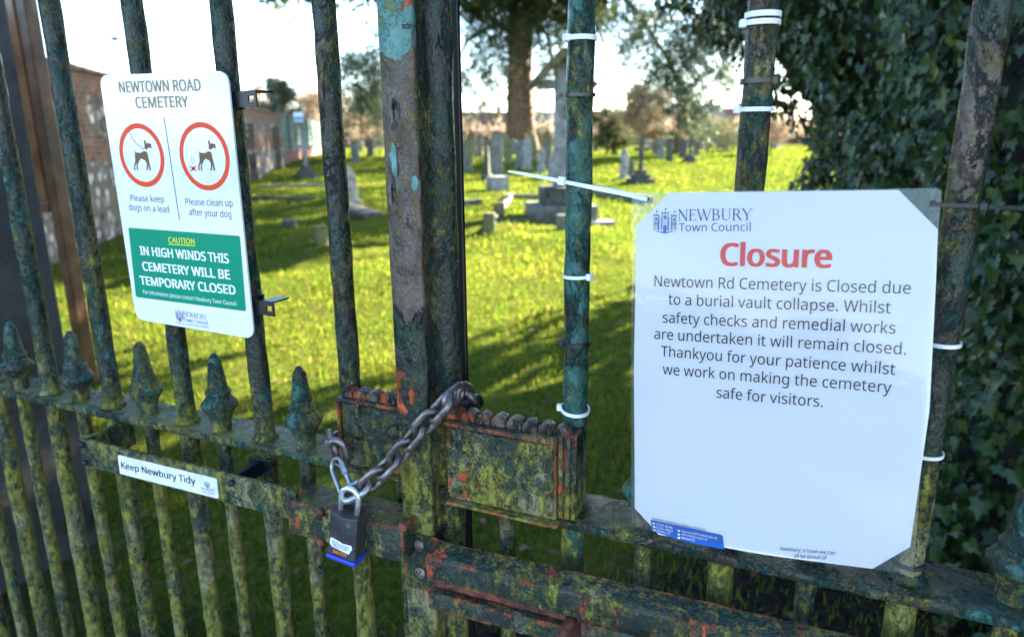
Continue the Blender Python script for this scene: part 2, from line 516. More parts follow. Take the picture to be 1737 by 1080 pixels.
def cat(L):
    off = 0; Vs, Fs, Ts = [], [], []
    for V, F, T in L:
        Vs.append(V); Fs.append(F + off); Ts.append(T); off += len(V)
    return np.concatenate(Vs), np.concatenate(Fs), np.concatenate(Ts)

bark = stone('cedar_bark', (0.11, 0.060, 0.032), (0.22, 0.13, 0.075), 0.72, 5)
def trunk_mesh(p, r0, r1, h, lean=(0, 0), seg=18, flare=1.5):
    bm = bmesh.new()
    pts, rs = [], []
    for i in range(9):
        f = i / 8
        pts.append((p[0] + lean[0] * f + 0.05 * r0 * math.sin(i * 2), p[1] + lean[1] * f, p[2] - 0.15 + h * f))
        rs.append((r0 + (r1 - r0) * f) * (1 + (flare - 1) * math.exp(-f * 14)))
    tube(bm, pts, rs, seg)
    for v in bm.verts:
        a = math.atan2(v.co.y - p[1], v.co.x - p[0])
        k = 1 + 0.06 * math.sin(a * 5 + v.co.z) + 0.04 * math.sin(a * 9 - v.co.z * 2)
        v.co.x = p[0] + (v.co.x - p[0]) * k; v.co.y = p[1] + (v.co.y - p[1]) * k
    return bm

# ------------------------------------------------------------------ the big cedar
cp = atg(883, 262); cd = dist_of(cp)
cedar = thing('cedar_tree', 'huge old cedar with one thick brown trunk and drooping dark boughs', 'tree', cp)
obj('trunk', trunk_mesh(cp, 22.5 / FPX * cd, 17 / FPX * cd, 14), bark, cedar, smooth=True)
LIMBS = [([(883, -60), (800, -20), (740, 20), (680, 60), (620, 95)], 0), ([(875, 60), (840, 40), (790, 70), (770, 130)], -1),
         ([(900, -40), (950, 0), (1010, 40), (1040, 110)], -1), ([(885, -90), (1000, -60), (1080, 20), (1140, 110), (1170, 190)], -6),
         ([(885, -120), (1040, -80), (1150, -10), (1210, 60), (1235, 130)], -5), ([(883, 20), (930, 60), (940, 130)], -2)]
bm = bmesh.new()
for pl, dz in LIMBS:
    m = len(pl)
    tube(bm, [atd(x, y, cd + dz * i / (m - 1)) for i, (x, y) in enumerate(pl)], [0.22 * (1 - 0.85 * i / (m - 1)) for i in range(m)], 8)
obj('limbs', bm, bark, cedar, smooth=True)
CL = [(620, 110, 42, 30, 120, 0), (640, 170, 26, 42, 140, 0), (610, 150, 26, 20, 60, 0), (600, 190, 22, 22, 22, 0), (590, 92, 22, 16, 22, 0), (640, 60, 30, 40, 40, 0), (700, 60, 50, 60, 60, 0),
      (800, 30, 34, 50, 120, -1), (790, 110, 26, 40, 60, -1), (815, 165, 20, 28, 22, -1), (780, 195, 18, 22, 10, -1), (845, 60, 22, 50, 90, -1),
      (870, 0, 60, 22, 130, -2), (875, 80, 14, 40, 34, -2), (930, 30, 32, 40, 120, -2), (935, 110, 20, 30, 34, -2), (918, 175, 14, 24, 16, -2),
      (1010, 15, 34, 24, 50, -2), (1028, 110, 12, 34, 12, -2),
      (1060, 22, 40, 16, 60, -4), (1090, 66, 36, 20, 60, -5), (1120, 108, 26, 24, 70, -5), (1146, 140, 24, 28, 80, -6), (1165, 182, 30, 24, 80, -6),
      (1190, 120, 24, 40, 50, -6), (1180, 40, 44, 30, 90, -5), (1225, 50, 26, 46, 90, -5), (1130, 12, 60, 14, 60, -5), (1222, 10, 40, 20, 70, -5), (1085, 100, 16, 18, 14, -5),
      (1210, 175, 16, 24, 10, -6), (1035, 150, 10, 40, 8, -4), (965, 20, 30, 30, 60, -2), (980, 90, 20, 40, 24, -3), (740, 110, 26, 50, 30, -1), (830, 110, 22, 40, 40, -1), (1235, 110, 16, 40, 40, -5), (1160, 80, 34, 30, 60, -5), (1250, 30, 24, 40, 60, -5)]
parts, spr = [], []
for x, y, rx, ry, n, dz in CL:
    for _ in range(max(2, int(n * 0.42))):
        gx, gy = rng.normal(0, 0.60, 2)
        q = atd(x + gx * rx, y + gy * ry, cd + dz + rng.normal(0, 1.3))
        d = np.array([rng.normal(0, .8), rng.normal(0, .8), -rng.uniform(0.15, 0.9)]); d /= np.linalg.norm(d)
        for j in range(5):
            d[2] -= 0.12
            parts.append(q + d * 0.27 * j); spr.append(0.23 - 0.03 * j)
C = np.array(parts); spr = np.array(spr)
o = obj('crown', np_mesh('crown', *needles(C, spr * rng.uniform(0.7, 1.2, len(C)), 15, 0.26, 0.062, 0.9)),
        leafy('cedar_needle', (0.024, 0.048, 0.026), (0.055, 0.088, 0.044), (0.15, 0.165, 0.065), 0.42, 0.6), cedar, smooth=False)
# upper storeys of the crown, above the picture, which shade the ground behind
C = cp + np.stack([rng.normal(0, 5.5, 700), rng.normal(0, 5.5, 700), rng.uniform(8.5, 15, 700)], 1)
obj('unseen_upper_crown', np_mesh('unseen_upper_crown', *needles(C, rng.uniform(0.4, 0.8, 700), 26, 0.9, 0.3, 0.3)), bpy.data.materials['cedar_needle'], cedar, smooth=False)

n = 380  # extra unseen boughs, added to throw shade bands on the mid lawn
C = np.stack([rng.uniform(-13, 1.5, n), rng.uniform(28, 36, n), rng.uniform(9.2, 13.2, n)], 1)
C = C[np.sin(C[:, 0] * 0.9 + C[:, 1] * 0.5) + 0.6 * np.sin(C[:, 2] * 2.1 + C[:, 0] * 0.4) > -0.75]
obj('unseen_upper_crown', np_mesh('unseen_upper_crown', *needles(C, np.full(len(C), 0.6), 24, 0.8, 0.26, 0.3)), bpy.data.materials['cedar_needle'], cedar, smooth=False)

# ------------------------------------------------------------------ ivy clad hedge on the right
ivy = thing('ivy_hedge', 'tall dense wall of dark glossy ivy beside the gate', 'ivy hedge', (0.6, 2.0, 0))
def ivy_x(y, z):
    f = 0.93 - 0.30 * (y - 0.6)
    f = f + 0.10 * np.sin(2.1 * y + 0.8 * z) + 0.09 * np.sin(4.3 * z + 1.7 * y) + 0.08 * np.sin(7.1 * y - 3.0 * z) + 0.05 * np.sin(11 * z + 9 * y)
    f = f - 0.80 * np.clip((z - 1.38) / 0.85, 0, 1) * np.clip((y - 1.8) / 1.6, 0, 1)
    return f - 0.16 * np.clip(1 - z / 0.35, 0, 1)
def ivy_leaves(n, y0, y1, z0, z1, smin, smax, depth):
    y = rng.uniform(y0, y1, n); z = z0 + (z1 - z0) * rng.random(n)
    dd = np.abs(rng.normal(0, depth, n))
    x = ivy_x(y, z) + dd
    x = x + 1.6 * np.clip((y - 4.0) / 0.5, 0, 1) ** 2          # the end of the hedge rounds away
    nr = np.stack([-np.ones(n), -0.55 * np.ones(n), 0.30 * np.ones(n)], 1) + rng.normal(0, 0.42, (n, 3))
    s = rng.uniform(smin, smax, n) * np.where(rng.random(n) < 0.25, 0.6, 1.0)
    t = np.clip(rng.normal(0.40, 0.22, n), 0, 1)
    return leaf_cards(np.stack([x, y, z], 1), nr, s, IVY, t, fold=0.30)
Vi, Fi, Ti = cat([ivy_leaves(30000, 0.1, 4.5, 0.02, 4.3, 0.030, 0.066, 0.13), ivy_leaves(7000, 3.3, 4.4, 0.3, 4.3, 0.026, 0.052, 0.14)])
ivm = leafy('ivy_leaf', (0.014, 0.032, 0.008), (0.036, 0.074, 0.018), (0.130, 0.150, 0.038), 0.18, 0.30, 0.32)
obj('foliage', np_mesh('foliage', Vi, Fi, Ti), ivm, ivy, smooth=False)
gy, gz = np.meshgrid(np.linspace(-0.2, 4.4, 40), np.linspace(-0.05, 4.3, 40), indexing='ij')
gx = ivy_x(gy, gz) + 0.30 + 1.6 * np.clip((gy - 4.0) / 0.5, 0, 1) ** 2  # solid dark filler inside the ivy, added to stop light passing through
bx_ = np.stack([gx, gy, gz], -1).reshape(-1, 3); bk = bx_.copy(); bk[:, 0] += 1.1
ii = np.arange(1600).reshape(40, 40)
F = np.stack([ii[:-1, :-1], ii[1:, :-1], ii[1:, 1:], ii[:-1, 1:]], -1).reshape(-1, 4)
e = []
for L in (ii[0], ii[:, -1], ii[-1][::-1], ii[:, 0][::-1]):
    e += [(a, b, b + 1600, a + 1600) for a, b in zip(L, L[1:])]
obj('dark_backing', np_mesh('dark_backing', np.concatenate([bx_, bk]), np.concatenate([F, F[:, ::-1] + 1600, np.array(e)])),
    plain('ivy_backing', (0.020, 0.022, 0.014), 0.9, var=0.5, scale=14, bump=0.8), ivy, smooth=True)
# wire fence the ivy grows through
wf = thing('wire_fence', 'dark green chain link fence half swallowed by the ivy', 'fence', (0.9, 0.7, 0))
bm = bmesh.new()
def fp(s, z):
    yy = 0.35 + s
    return Vector((0.93 - 0.30 * (yy - 0.6) - 0.03, yy, z))
st = 0.045
for i in range(-30, 24):
    for sg in (1, -1):
        pts = []
        for k in range(0, 35):
            s = i * st + k * st if sg > 0 else (i + 34) * st - k * st
            z = 0.15 + k * st
            if 0 <= s <= 0.9: pts.append(fp(s, z) + Vector((0.004 * (1 if k % 2 else -1), 0, 0)))
        if len(pts) > 1: tube(bm, pts, 0.0016, 4, caps=False)
gm = plain('fence_wire', (0.012, 0.035, 0.028), 0.5, 0.2)
obj('wire_mesh', bm, gm, wf)
for s in (0.0, 0.9):
    bm = bmesh.new(); tube(bm, [fp(s, -0.1), fp(s, 1.75)], 0.022, 12); obj('post', bm, gm, wf)

# ------------------------------------------------------------------ evergreen tree behind the ivy; its boughs shade the gate
ep = np.array([1.9, 9.5, float(ground_z(1.9, 9.5))])
ev = thing('evergreen_tree', 'dark evergreen tree with overhanging boughs behind the ivy hedge', 'tree', ep)
obj('trunk', trunk_mesh(ep, 0.32, 0.16, 5.8), bark, ev, smooth=True)
bm = bmesh.new()
for tx, ty, tz in ((-5.5, 10.5, 5.2), (-3.5, 12.5, 5.4), (-2.2, 9.6, 5.0), (3.8, 11, 5), (0, 12.5, 6)):
    tube(bm, [ep + (0, 0, 2.8), (ep[0] * .6 + tx * .4, ep[1] * .6 + ty * .4, 4.6), (tx, ty, tz)], [0.13, 0.09, 0.03], 8)
obj('limbs', bm, bark, ev, smooth=True)
n = 15500
X = np.concatenate([rng.uniform(-8.5, 4.5, n), rng.uniform(-0.25, 3.6, 6500)])
Y = np.concatenate([rng.uniform(9.2, 13.2, n), rng.uniform(8.6, 10.8, 6500)])
Z = np.concatenate([rng.uniform(4.25, 6.5, n), rng.uniform(0.7, 7.0, 6500)])
Z[:n] += 0.10 * np.sin(X[:n] * 2.2) + 0.07 * np.sin(X[:n] * 5.1 + Y[:n]) - 0.06 * (Y[:n] - 11)
k = np.ones(len(X), bool)
V, F, T = leaf_cards(np.stack([X, Y, Z], 1), rand_dir(len(X)), rng.uniform(0.18, 0.34, len(X)), DIAM, np.clip(rng.normal(0.4, 0.2, len(X)), 0, 1))
obj('crown', np_mesh('crown', V, F, T), leafy('evergreen_leaf', (0.010, 0.022, 0.012), (0.022, 0.045, 0.022), (0.05, 0.07, 0.03), 0.1, 0.5), ev, smooth=False)

# ------------------------------------------------------------------ boundary wall of brick and flint
def wall_mat():
    t = NT('brick_flint')
    O = t.pos(obj_space=True)
    s = t.n('ShaderNodeSeparateXYZ'); t.t.links.new(O, s.inputs[0])
    cb = t.n('ShaderNodeCombineXYZ'); t.t.links.new(s.outputs[0], cb.inputs[0]); t.t.links.new(s.outputs[2], cb.inputs[1])
    b = t.n('ShaderNodeTexBrick')
    t.t.links.new(cb.outputs[0], b.inputs['Vector'])
    b.inputs['Color1'].default_value = (0.30, 0.105, 0.062, 1); b.inputs['Color2'].default_value = (0.12, 0.050, 0.036, 1)
    b.inputs['Mortar'].default_value = (0.20, 0.165, 0.13, 1); b.inputs['Scale'].default_value = 1.0
    b.inputs['Brick Width'].default_value = 0.225; b.inputs['Row Height'].default_value = 0.075; b.inputs['Mortar Size'].default_value = 0.012
    n1 = t.noise(O, 3, 6, 0.6)
    bc = t.mix(t.mask(t.noise(O, 9, 6), 0.55, 0.1), b.outputs[0], (0.24, 0.16, 0.10))
    v = t.n('ShaderNodeTexVoronoi'); v.inputs['Scale'].default_value = 6.0; t.t.links.new(O, v.inputs['Vector'])
    vs = t.n('ShaderNodeSeparateColor'); t.t.links.new(v.outputs['Color'], vs.inputs[0])
    fc = t.mix(vs.outputs[0], (0.04, 0.035, 0.032), (0.66, 0.60, 0.53))
    fc = t.mix(t.mask(v.outputs['Distance'], 0.42, 0.06), fc, (0.17, 0.135, 0.10))
    fx = t.math('FRACT', t.math('DIVIDE', s.outputs[0], 2.4))
    up = t.math('MULTIPLY', t.math('MULTIPLY', t.math('GREATER_THAN', fx, 0.2), t.math('LESS_THAN', fx, 0.8)),
                t.math('MULTIPLY', t.math('GREATER_THAN', s.outputs[2], 1.55), t.math('LESS_THAN', s.outputs[2], 2.12)))
    lo = t.math('LESS_THAN', s.outputs[2], 1.18)
    m = t.math('MAXIMUM', up, lo)
    c = t.mix(m, bc, fc)
    c = t.mix(t.mask(n1, 0.6, 0.08), c, (0.08, 0.065, 0.05))
    t.bump(t.math('ADD', t.math('MULTIPLY', v.outputs['Distance'], m), b.outputs['Fac']), 0.6, 0.03)
    return t.fin(c, 0.9, 0.25)
p1, p2 = atg(150, 422), atg(415, 310)
wd_ = np.array([p2[0] - p1[0], p2[1] - p1[1]]); WL = np.linalg.norm(wd_); wdir = wd_ / WL
wrz = math.atan2(wdir[1], wdir[0])
W0 = p1[:2] - wdir * 7.0
wl = thing('boundary_wall', 'old brick and flint boundary wall receding along the left side', 'wall', (W0[0], W0[1], 0), rz=wrz)
wm = wall_mat()
_d = ray(482, 250)[:2]; _A = np.array([[_d[0], -wdir[0]], [_d[1], -wdir[1]]])
LEN = float(np.linalg.solve(_A, W0 - CAM[:2])[1])        # the wall runs on to where the green fence starts
bm = bmesh.new(); box(bm, 0, LEN, 0, 0.4, -0.3, 2.42, 0.01); obj('masonry', bm, wm, wl, local=True)
bm = bmesh.new()
for i in range(int(LEN / 0.34)):
    box(bm, i * 0.34 + 0.004, i * 0.34 + 0.336, -0.04, 0.44, 2.421, 2.50 + 0.012 * math.sin(i * 7), 0.012)
obj('coping', bm, plain('coping_brick', (0.20, 0.105, 0.075), 0.9, var=0.4, scale=6), wl, local=True)
for i in range(5):
    bm = bmesh.new(); x0 = 3.0 + i * 5.6
    if x0 > LEN - 0.5: break
    box(bm, x0, x0 + 0.5, -0.24, -0.002, -0.3, 1.95, 0.015); obj('buttress', bm, wm, wl, local=True)
# low wall and green mesh fence carrying on beyond it
W1 = W0 + wdir * (LEN + 0.02)
gf = thing('green_fence', 'green mesh fence on a low red wall beyond the flint wall', 'fence', (W1[0], W1[1], 0), rz=wrz)
bm = bmesh.new(); box(bm, 0, 26, 0, 0.35, -0.3, 0.95, 0.01); obj('low_wall', bm, plain('low_brick', (0.24, 0.10, 0.07), 0.9, var=0.4, scale=8), gf, local=True)
bm = bmesh.new()
for i in range(200): box(bm, 0.05 + i * 0.13, 0.12 + i * 0.13, 0.16, 0.18, 0.951, 2.6)
for z in (1.2, 1.8, 2.5): box(bm, 0, 26, 0.135, 0.158, z, z + 0.05)
obj('mesh_panel', bm, plain('fence_green', (0.07, 0.135, 0.11), 0.6, var=0.3, scale=1.5), gf, local=True)
for i in range(10):
    bm = bmesh.new(); box(bm, i * 2.8, i * 2.8 + 0.1, 0.06, 0.133, 0.951, 2.75, 0.01); obj('post', bm, plain('fence_post', (0.05, 0.09, 0.075), 0.6), gf, local=True)

# ------------------------------------------------------------------ gate pier, notice board
pr = thing('gate_pier', 'broad dark grey rendered gate pier at the left hinge', 'pier', (-2.9, 0.2, 0))
bm = bmesh.new(); box(bm, -3.5, -2.455, -0.75, 0.965, -0.1, 2.75, 0.012); obj('pillar', bm, stone('pier_render', (0.066, 0.060, 0.054), (0.11, 0.10, 0.09), 0.85, 2.5), pr)
bm = bmesh.new(); box(bm, -3.58, -2.40, -0.82, 1.04, 2.752, 2.90, 0.02); obj('cap', bm, stone('pier_cap', (0.10, 0.095, 0.09), (0.16, 0.15, 0.14)), pr)
nb = thing('notice_board', 'brown glossy timber notice board on posts behind the gate pier', 'notice board', (-4.9, 2.18, 0))
wood = plain('board_wood', (0.17, 0.075, 0.032), 0.22, var=0.3, scale=5)
bm = bmesh.new(); box(bm, -5.5, -4.29, 2.16, 2.21, 1.14, 2.75, 0.006); obj('board', bm, plain('board_face', (0.20, 0.115, 0.065), 0.20, var=0.35, scale=3), nb)
bm = bmesh.new()
box(bm, -5.55, -4.245, 2.132, 2.158, 1.08, 1.14, 0.006); box(bm, -4.315, -4.245, 2.132, 2.158, 1.145, 2.75, 0.006)
obj('frame', bm, wood, nb)
dk = plain('post_wood', (0.11, 0.048, 0.022), 0.4, var=0.35, scale=8)
for x in (-4.20, -5.6):
    bm = bmesh.new(); box(bm, x - .040, x + .040, 2.14, 2.22, -0.1, 2.85, 0.006); obj('post', bm, dk, nb)

# ------------------------------------------------------------------ gravestones
st_g = stone('grey_stone', (0.12, 0.115, 0.10), (0.23, 0.22, 0.195), 0.58)
st_d = stone('dark_stone', (0.055, 0.055, 0.05), (0.12, 0.115, 0.10))
st_w = stone('pale_stone', (0.20, 0.195, 0.18), (0.36, 0.35, 0.325), 0.62)
st_y = stone('lichen_stone', (0.14, 0.12, 0.06), (0.24, 0.21, 0.11), 0.5)
def at_rot(p, rz, lean=0.0):
    return Matrix.Translation(Vector(p)) @ Matrix.Rotation(rz, 4, 'Z') @ Matrix.Rotation(lean, 4, 'Y')
def slab_poly(w, h, top):
    a = [(-w / 2, 0), (w / 2, 0)]
    if top == 'round': a += [(w / 2 * math.cos(t), h - w / 2 + w / 2 * math.sin(t)) for t in np.linspace(0, math.pi, 13)]
    elif top == 'gothic': a += [(w / 2, h * .72), (w * .44, h * .82), (w * .28, h * .93), (0, h), (-w * .28, h * .93), (-w * .44, h * .82), (-w / 2, h * .72)]
    elif top == 'shoulder': a += [(w / 2, h * .8), (w * .36, h * .82)] + [(w * .36 * math.cos(t), h * .82 + h * .18 * math.sin(t)) for t in np.linspace(0.1, math.pi - 0.1, 9)] + [(-w * .36, h * .82), (-w / 2, h * .8)]
    else: a += [(w / 2, h), (-w / 2, h)]
    return a
def headstone(p, w, h, th, top, mat, label, group=None, rz=0.0, lean=0.0, plinth=True):
    t = thing('headstone', label, 'gravestone', p, group)
    M = at_rot((0, 0, 0), rz, lean)
    bm = bmesh.new()
    prism(bm, slab_poly(w, h, top), lambda a, b: M @ Vector((a, -th / 2, b)), lambda a, b: M @ Vector((a, th / 2, b)), 0.012 if h > .5 else 0)
    obj('slab', bm, mat, t, local=True)
    bm = bmesh.new(); box(bm, -w * .65, w * .65, -th * 1.1, th * 1.1, -0.2, 0.09, 0.015, M=Matrix.Rotation(rz, 4, 'Z')); obj('plinth', bm, mat, t, local=True)
    return t
def cross_stone(p, h, mat, label, group=None, rz=0.0, base=None):
    t = thing('cross_gravestone', label, 'grave cross', p, group)
    M = Matrix.Rotation(rz, 4, 'Z')
    bm = bmesh.new(); w = h * 0.42
    box(bm, -w * .6, w * .6, -w * .6, w * .6, -0.2, h * .10, 0.01, M=M); box(bm, -w * .42, w * .42, -w * .42, w * .42, h * .101, h * .2, 0.01, M=M); box(bm, -w * .27, w * .27, -w * .27, w * .27, h * .201, h * .3, 0.01, M=M)
    obj('steps', bm, base or mat, t, local=True)
    bm = bmesh.new(); a = h * .05
    box(bm, -a, a, -a * .8, a * .8, h * .301, h, 0.008, M=M); box(bm, -h * .19, -a - .001, -a * .7, a * .7, h * .72, h * .81, 0.008, M=M); box(bm, a + .001, h * .19, -a * .7, a * .7, h * .72, h * .81, 0.008, M=M)
    obj('cross', bm, mat, t, local=True)
def obelisk(p, w, h, mat, label, group=None, rz=0.2):
    t = thing('obelisk', label, 'gravestone', p, group)
    bm = bmesh.new(); box(bm, -w * .8, w * .8, -w * .8, w * .8, -0.2, h * .18, 0.015, M=Matrix.Rotation(rz, 4, 'Z')); obj('base', bm, mat, t, local=True)
    bm = bmesh.new(); lathe(bm, [(w * .68, h * .181), (w * .5, h * .9), (0.001, h)], seg=4, rot=rz + math.pi / 4); obj('shaft', bm, mat, t, local=True, smooth=False)
def G(px, py): return atg(px, py)
def m_per_px(p): return dist_of(p) / FPX
FACE = YAW
def hs(px, py, hpx, wpx, top, mat, label, group=None, rz=0.0, lean=0.0):
    p = G(px, py); k = m_per_px(p)
    headstone(p, wpx * k, hpx * k, max(0.09, 0.22 * wpx * k), top, mat, label, group, FACE + rz, lean)
hs(598, 345, 62, 26, 'shoulder', st_w, 'pale leaning headstone right of the first dark bar from the lock', rz=0.9, lean=-0.12)
hs(843, 300, 68, 20, 'flat', st_g, 'tall grey square pillar headstone left of the hooded cross', rz=0.3)
hs(881, 284, 46, 13, 'gothic', st_g, 'slim pointed grey headstone in front of the cedar trunk', rz=0.2)
hs(894, 287, 52, 14, 'round', st_w, 'slim pale round topped headstone right of the pointed one', rz=0.25)
hs(918, 293, 42, 12, 'gothic', st_w, 'small pale pointed headstone left of the hooded cross shaft', rz=0.2)
hs(936, 302, 34, 12, 'round', st_w, 'low pale stone touching the left side of the cross shaft', rz=0.2)
hs(800, 262, 40, 14, 'gothic', st_y, 'dark lichened pointed headstone left of the cedar', rz=0.3)
hs(852, 268, 42, 22, 'shoulder', st_y, 'broad lichened headstone against the cedar trunk', rz=0.2)
hs(912, 258, 34, 12, 'round', st_y, 'brown lichened headstone just right of the cedar trunk', rz=0.2)
hs(928, 262, 40, 16, 'gothic', st_y, 'tall lichened headstone behind the hooded cross', rz=0.2)
hs(1058, 304, 50, 15, 'shoulder', st_w, 'pale grey headstone standing right of the dark green bar', rz=0.5)
hs(1070, 300, 28, 11, 'round', st_d, 'short dark headstone between the pale stone and the dark cross', rz=0.3)
hs(1112, 262, 26, 12, 'round', st_g, 'grey headstone under the hanging bough')
hs(1146, 262, 36, 10, 'gothic', st_d, 'thin dark headstone under the hanging bough')
hs(1195, 255, 22, 14, 'round', st_g, 'grey round headstone far off left of the cable tied bar')
hs(1230, 256, 26, 12, 'round', st_w, 'pale headstone far off beside the cable tied bar')
hs(770, 300, 48, 18, 'round', st_d, 'dark headstone beside the thin back strip of the gate', rz=0.4)
for i, (x, y, h, w, m) in enumerate([(612, 256, 16, 9, st_w), (634, 252, 13, 8, st_g), (806, 248, 15, 8, st_w), (815, 252, 18, 8, st_g), (1022, 250, 16, 9, st_w), (1036, 247, 13, 8, st_g),
                                 (1098, 248, 14, 8, st_w), (1128, 250, 20, 8, st_g), (1160, 247, 15, 9, st_w), (1178, 249, 17, 8, st_d), (1212, 246, 14, 8, st_w), (1248, 247, 15, 9, st_g), (600, 262, 20, 9, st_d), (625, 247, 11, 7, st_g), (648, 250, 14, 8, st_w), (790, 246, 13, 8, st_d), (1010, 257, 20, 10, st_g), (1046, 253, 18, 9, st_d), (1105, 256, 18, 9, st_w), (1136, 247, 13, 7, st_g), (1152, 256, 20, 9, st_g), (1168, 253, 18, 8, st_w), (1186, 246, 12, 7, st_g), (1204, 250, 17, 9, st_d), (1222, 252, 18, 9, st_g), (1312, 252, 18, 10, st_g), (1322, 247, 14, 8, st_w), (760, 252, 16, 8, st_g)]):
    hs(x, y, h, w, ('round', 'gothic', 'flat')[i % 3], m, 'small weathered headstone in the farthest sunlit rows', 'far rows of small headstones', rz=0.1 * (i % 4))
for i, (x, y, h, w, m) in enumerate([(783, 268, 32, 12, st_d), (796, 276, 36, 12, st_y), (812, 266, 30, 11, st_g), (834, 272, 34, 12, st_d), (862, 276, 38, 13, st_y), (874, 264, 28, 10, st_g), (904, 272, 36, 12, st_y), (926, 276, 36, 11, st_g),
                                 (1042, 262, 26, 10, st_d), (1120, 270, 34, 12, st_g), (1136, 274, 38, 11, st_d), (1158, 268, 32, 12, st_d), (1180, 264, 28, 11, st_g), (604, 276, 34, 12, st_g), (628, 266, 28, 11, st_d)]):
    hs(x, y, h, w, ('gothic', 'round', 'shoulder')[i % 3], m, 'slim weathered headstone in the crowded middle rows around the cedar foot', 'crowded middle rows of headstones', rz=0.15 * (i % 5) - .2, lean=0.05 * ((i * 7) % 5 - 2))
p = G(790, 290); cross_stone(p, 50 * m_per_px(p), st_g, 'small grey stone cross close to the right hand gate stile', rz=FACE + .3)
p = G(1086, 310); cross_stone(p, 72 * m_per_px(p), st_d, 'dark weathered stepped cross right of the green bar', rz=FACE + .4)
p = G(520, 302); cross_stone(p, 66 * m_per_px(p), st_w, 'white stone cross on dark steps near the green fence', rz=FACE + .5, base=st_d)
p = G(1170, 275); cross_stone(p, 44 * m_per_px(p), st_d, 'far dark cross on steps under the hanging bough', rz=FACE)
p = G(826, 306); obelisk(p, 10 * m_per_px(p), 60 * m_per_px(p), st_d, 'dark slender obelisk beside the square pillar headstone')
# block at the foot of the pillar stone
def block(name, px, py, w, d, h, mat, label, cat='gravestone', rz=0.3, tilt=0.0, group=None):
    p = G(px, py)
    bm = bmesh.new(); box(bm, -w / 2, w / 2, -d / 2, d / 2, -0.15, h, min(0.03, h * .2), 2, M=Matrix.Rotation(FACE + rz, 4, 'Z') @ Matrix.Rotation(tilt, 4, 'X'))
    for v in bm.verts:
        v.co += Vector((math.sin(v.co.y * 40 + px), math.sin(v.co.z * 50), math.sin(v.co.x * 45))) * 0.006
    o = obj(name, bm, mat); o.location = p
    return tag(o, label, cat, group)
block('stone_block', 844, 322, 0.52, 0.35, 0.36, st_w, 'pale stone block in front of the square pillar headstone', 'stone block', 0.5)
block('grave_slab', 605, 366, 0.5, 0.9, 0.16, st_d, 'dark fallen slab at the foot of the pale leaning headstone', 'grave slab', 0.9, 0.15)
block('stone_stub', 545, 412, 0.16, 0.12, 0.24, st_y, 'broken stone stub with one sunlit edge by the grass mound', 'stone stub', 0.5)
block('stone_lump', 492, 386, 0.22, 0.2, 0.13, st_d, 'small dark rough stone lying beyond the grass mound', 'stone', 0.2)
block('flat_stone', 1018, 380, 0.45, 0.35, 0.06, st_w, 'flat pale stone right of the cross steps', 'stone', 0.2)
def kerb(corners, hh, th, mat, label, posts=()):
    P = [G(*c) for c in corners]
    t = thing('grave_kerb', label, 'grave kerb', P[0])
    for a, b in zip(P, P[1:]):
        d = Vector(b) - Vector(a); L = d.length
        bm = bmesh.new(); box(bm, 0, L, -th / 2, th / 2, -0.1, hh, 0.01)
        o = obj('kerb_stone', bm, mat, t, local=True); o.location = Vector(a) - t.location; o.rotation_euler.z = math.atan2(d.y, d.x)
    for x, y, h in posts:
        p = G(x, y); bm = bmesh.new(); box(bm, -0.085, 0.085, -0.085, 0.085, -0.1, h, 0.012, M=Matrix.Rotation(FACE, 4, 'Z'))
        o = obj('corner_post', bm, st_y if x < 900 else st_g, t, local=True); o.location = Vector(p) - t.location
kerb([(830, 392), (848, 362), (866, 336), (1000, 338)], 0.10, 0.10, st_g, 'low stone kerb with square posts round the hooded cross', [(830, 394, 0.30), (848, 366, 0.24), (858, 346, 0.20), (953, 392, 0.26)])
kerb([(842, 376), (1012, 378)], 0.03, 0.05, st_d, 'thin dark edging rail in front of the cross steps')
kerb([(1005, 330), (1105, 345)], 0.14, 0.14, st_g, 'grey stone kerb running right from the cross towards the notice')
kerb([(440, 318), (560, 316), (600, 330)], 0.07, 0.14, st_g, 'low grey kerb beyond the white cross in the left grass')
kerb([(430, 338), (575, 334)], 0.08, 0.18, st_d, 'dark flat kerb in shaded grass left of the leaning headstone')
kerb([(780, 348), (815, 346)], 0.10, 0.14, st_d, 'short dark kerb near the right gate stile')
# hooded calvary cross
hp = G(950, 372); k = m_per_px(hp)
hc = thing('hooded_cross', 'tall grey calvary cross under a gabled timber hood on stone steps', 'grave cross', hp)
M = Matrix.Rotation(FACE + 0.1, 4, 'Z')
for nm, w, z0, z1 in (('lower_step', 0.58, -0.2, 0.29), ('upper_step', 0.36, 0.291, 0.60)):
    bm = bmesh.new(); box(bm, -w, w, -w, w, z0, z1, 0.03, 2, M=M); obj(nm, bm, st_d if z0 > 0 else st_g, hc, local=True)
bm = bmesh.new(); H = 262 * k
box(bm, -.135, .135, -.12, .12, .601, H * .44, 0.02, M=M); box(bm, -.115, .115, -.10, .10, H * .441, H * .98, 0.015, M=M)
box(bm, -.42, -.117, -.085, .085, H * .80, H * .855, 0.012, M=M); box(bm, .117, .42, -.085, .085, H * .80, H * .855, 0.012, M=M)
obj('cross', bm, stone('cross_stone_face', (0.21, 0.205, 0.20), (0.36, 0.35, 0.345), 0.8), hc, local=True)
bm = bmesh.new()
for s in (-1, 1):
    Mh = M @ Matrix.Translation((0, 0, H * 1.03)) @ Matrix.Rotation(-s * R_(-45), 4, 'Y')
    if s < 0: box(bm, -.84, 0.02, -.34, .30, -0.10, 0.005, 0.008, M=Mh)
    else: box(bm, -0.02, .84, -.338, .298, -0.102, 0.003, 0.008, M=Mh)
obj('hood', bm, stone('hood_timber', (0.075, 0.055, 0.035), (0.15, 0.12, 0.07), 0.6), hc, local=True)
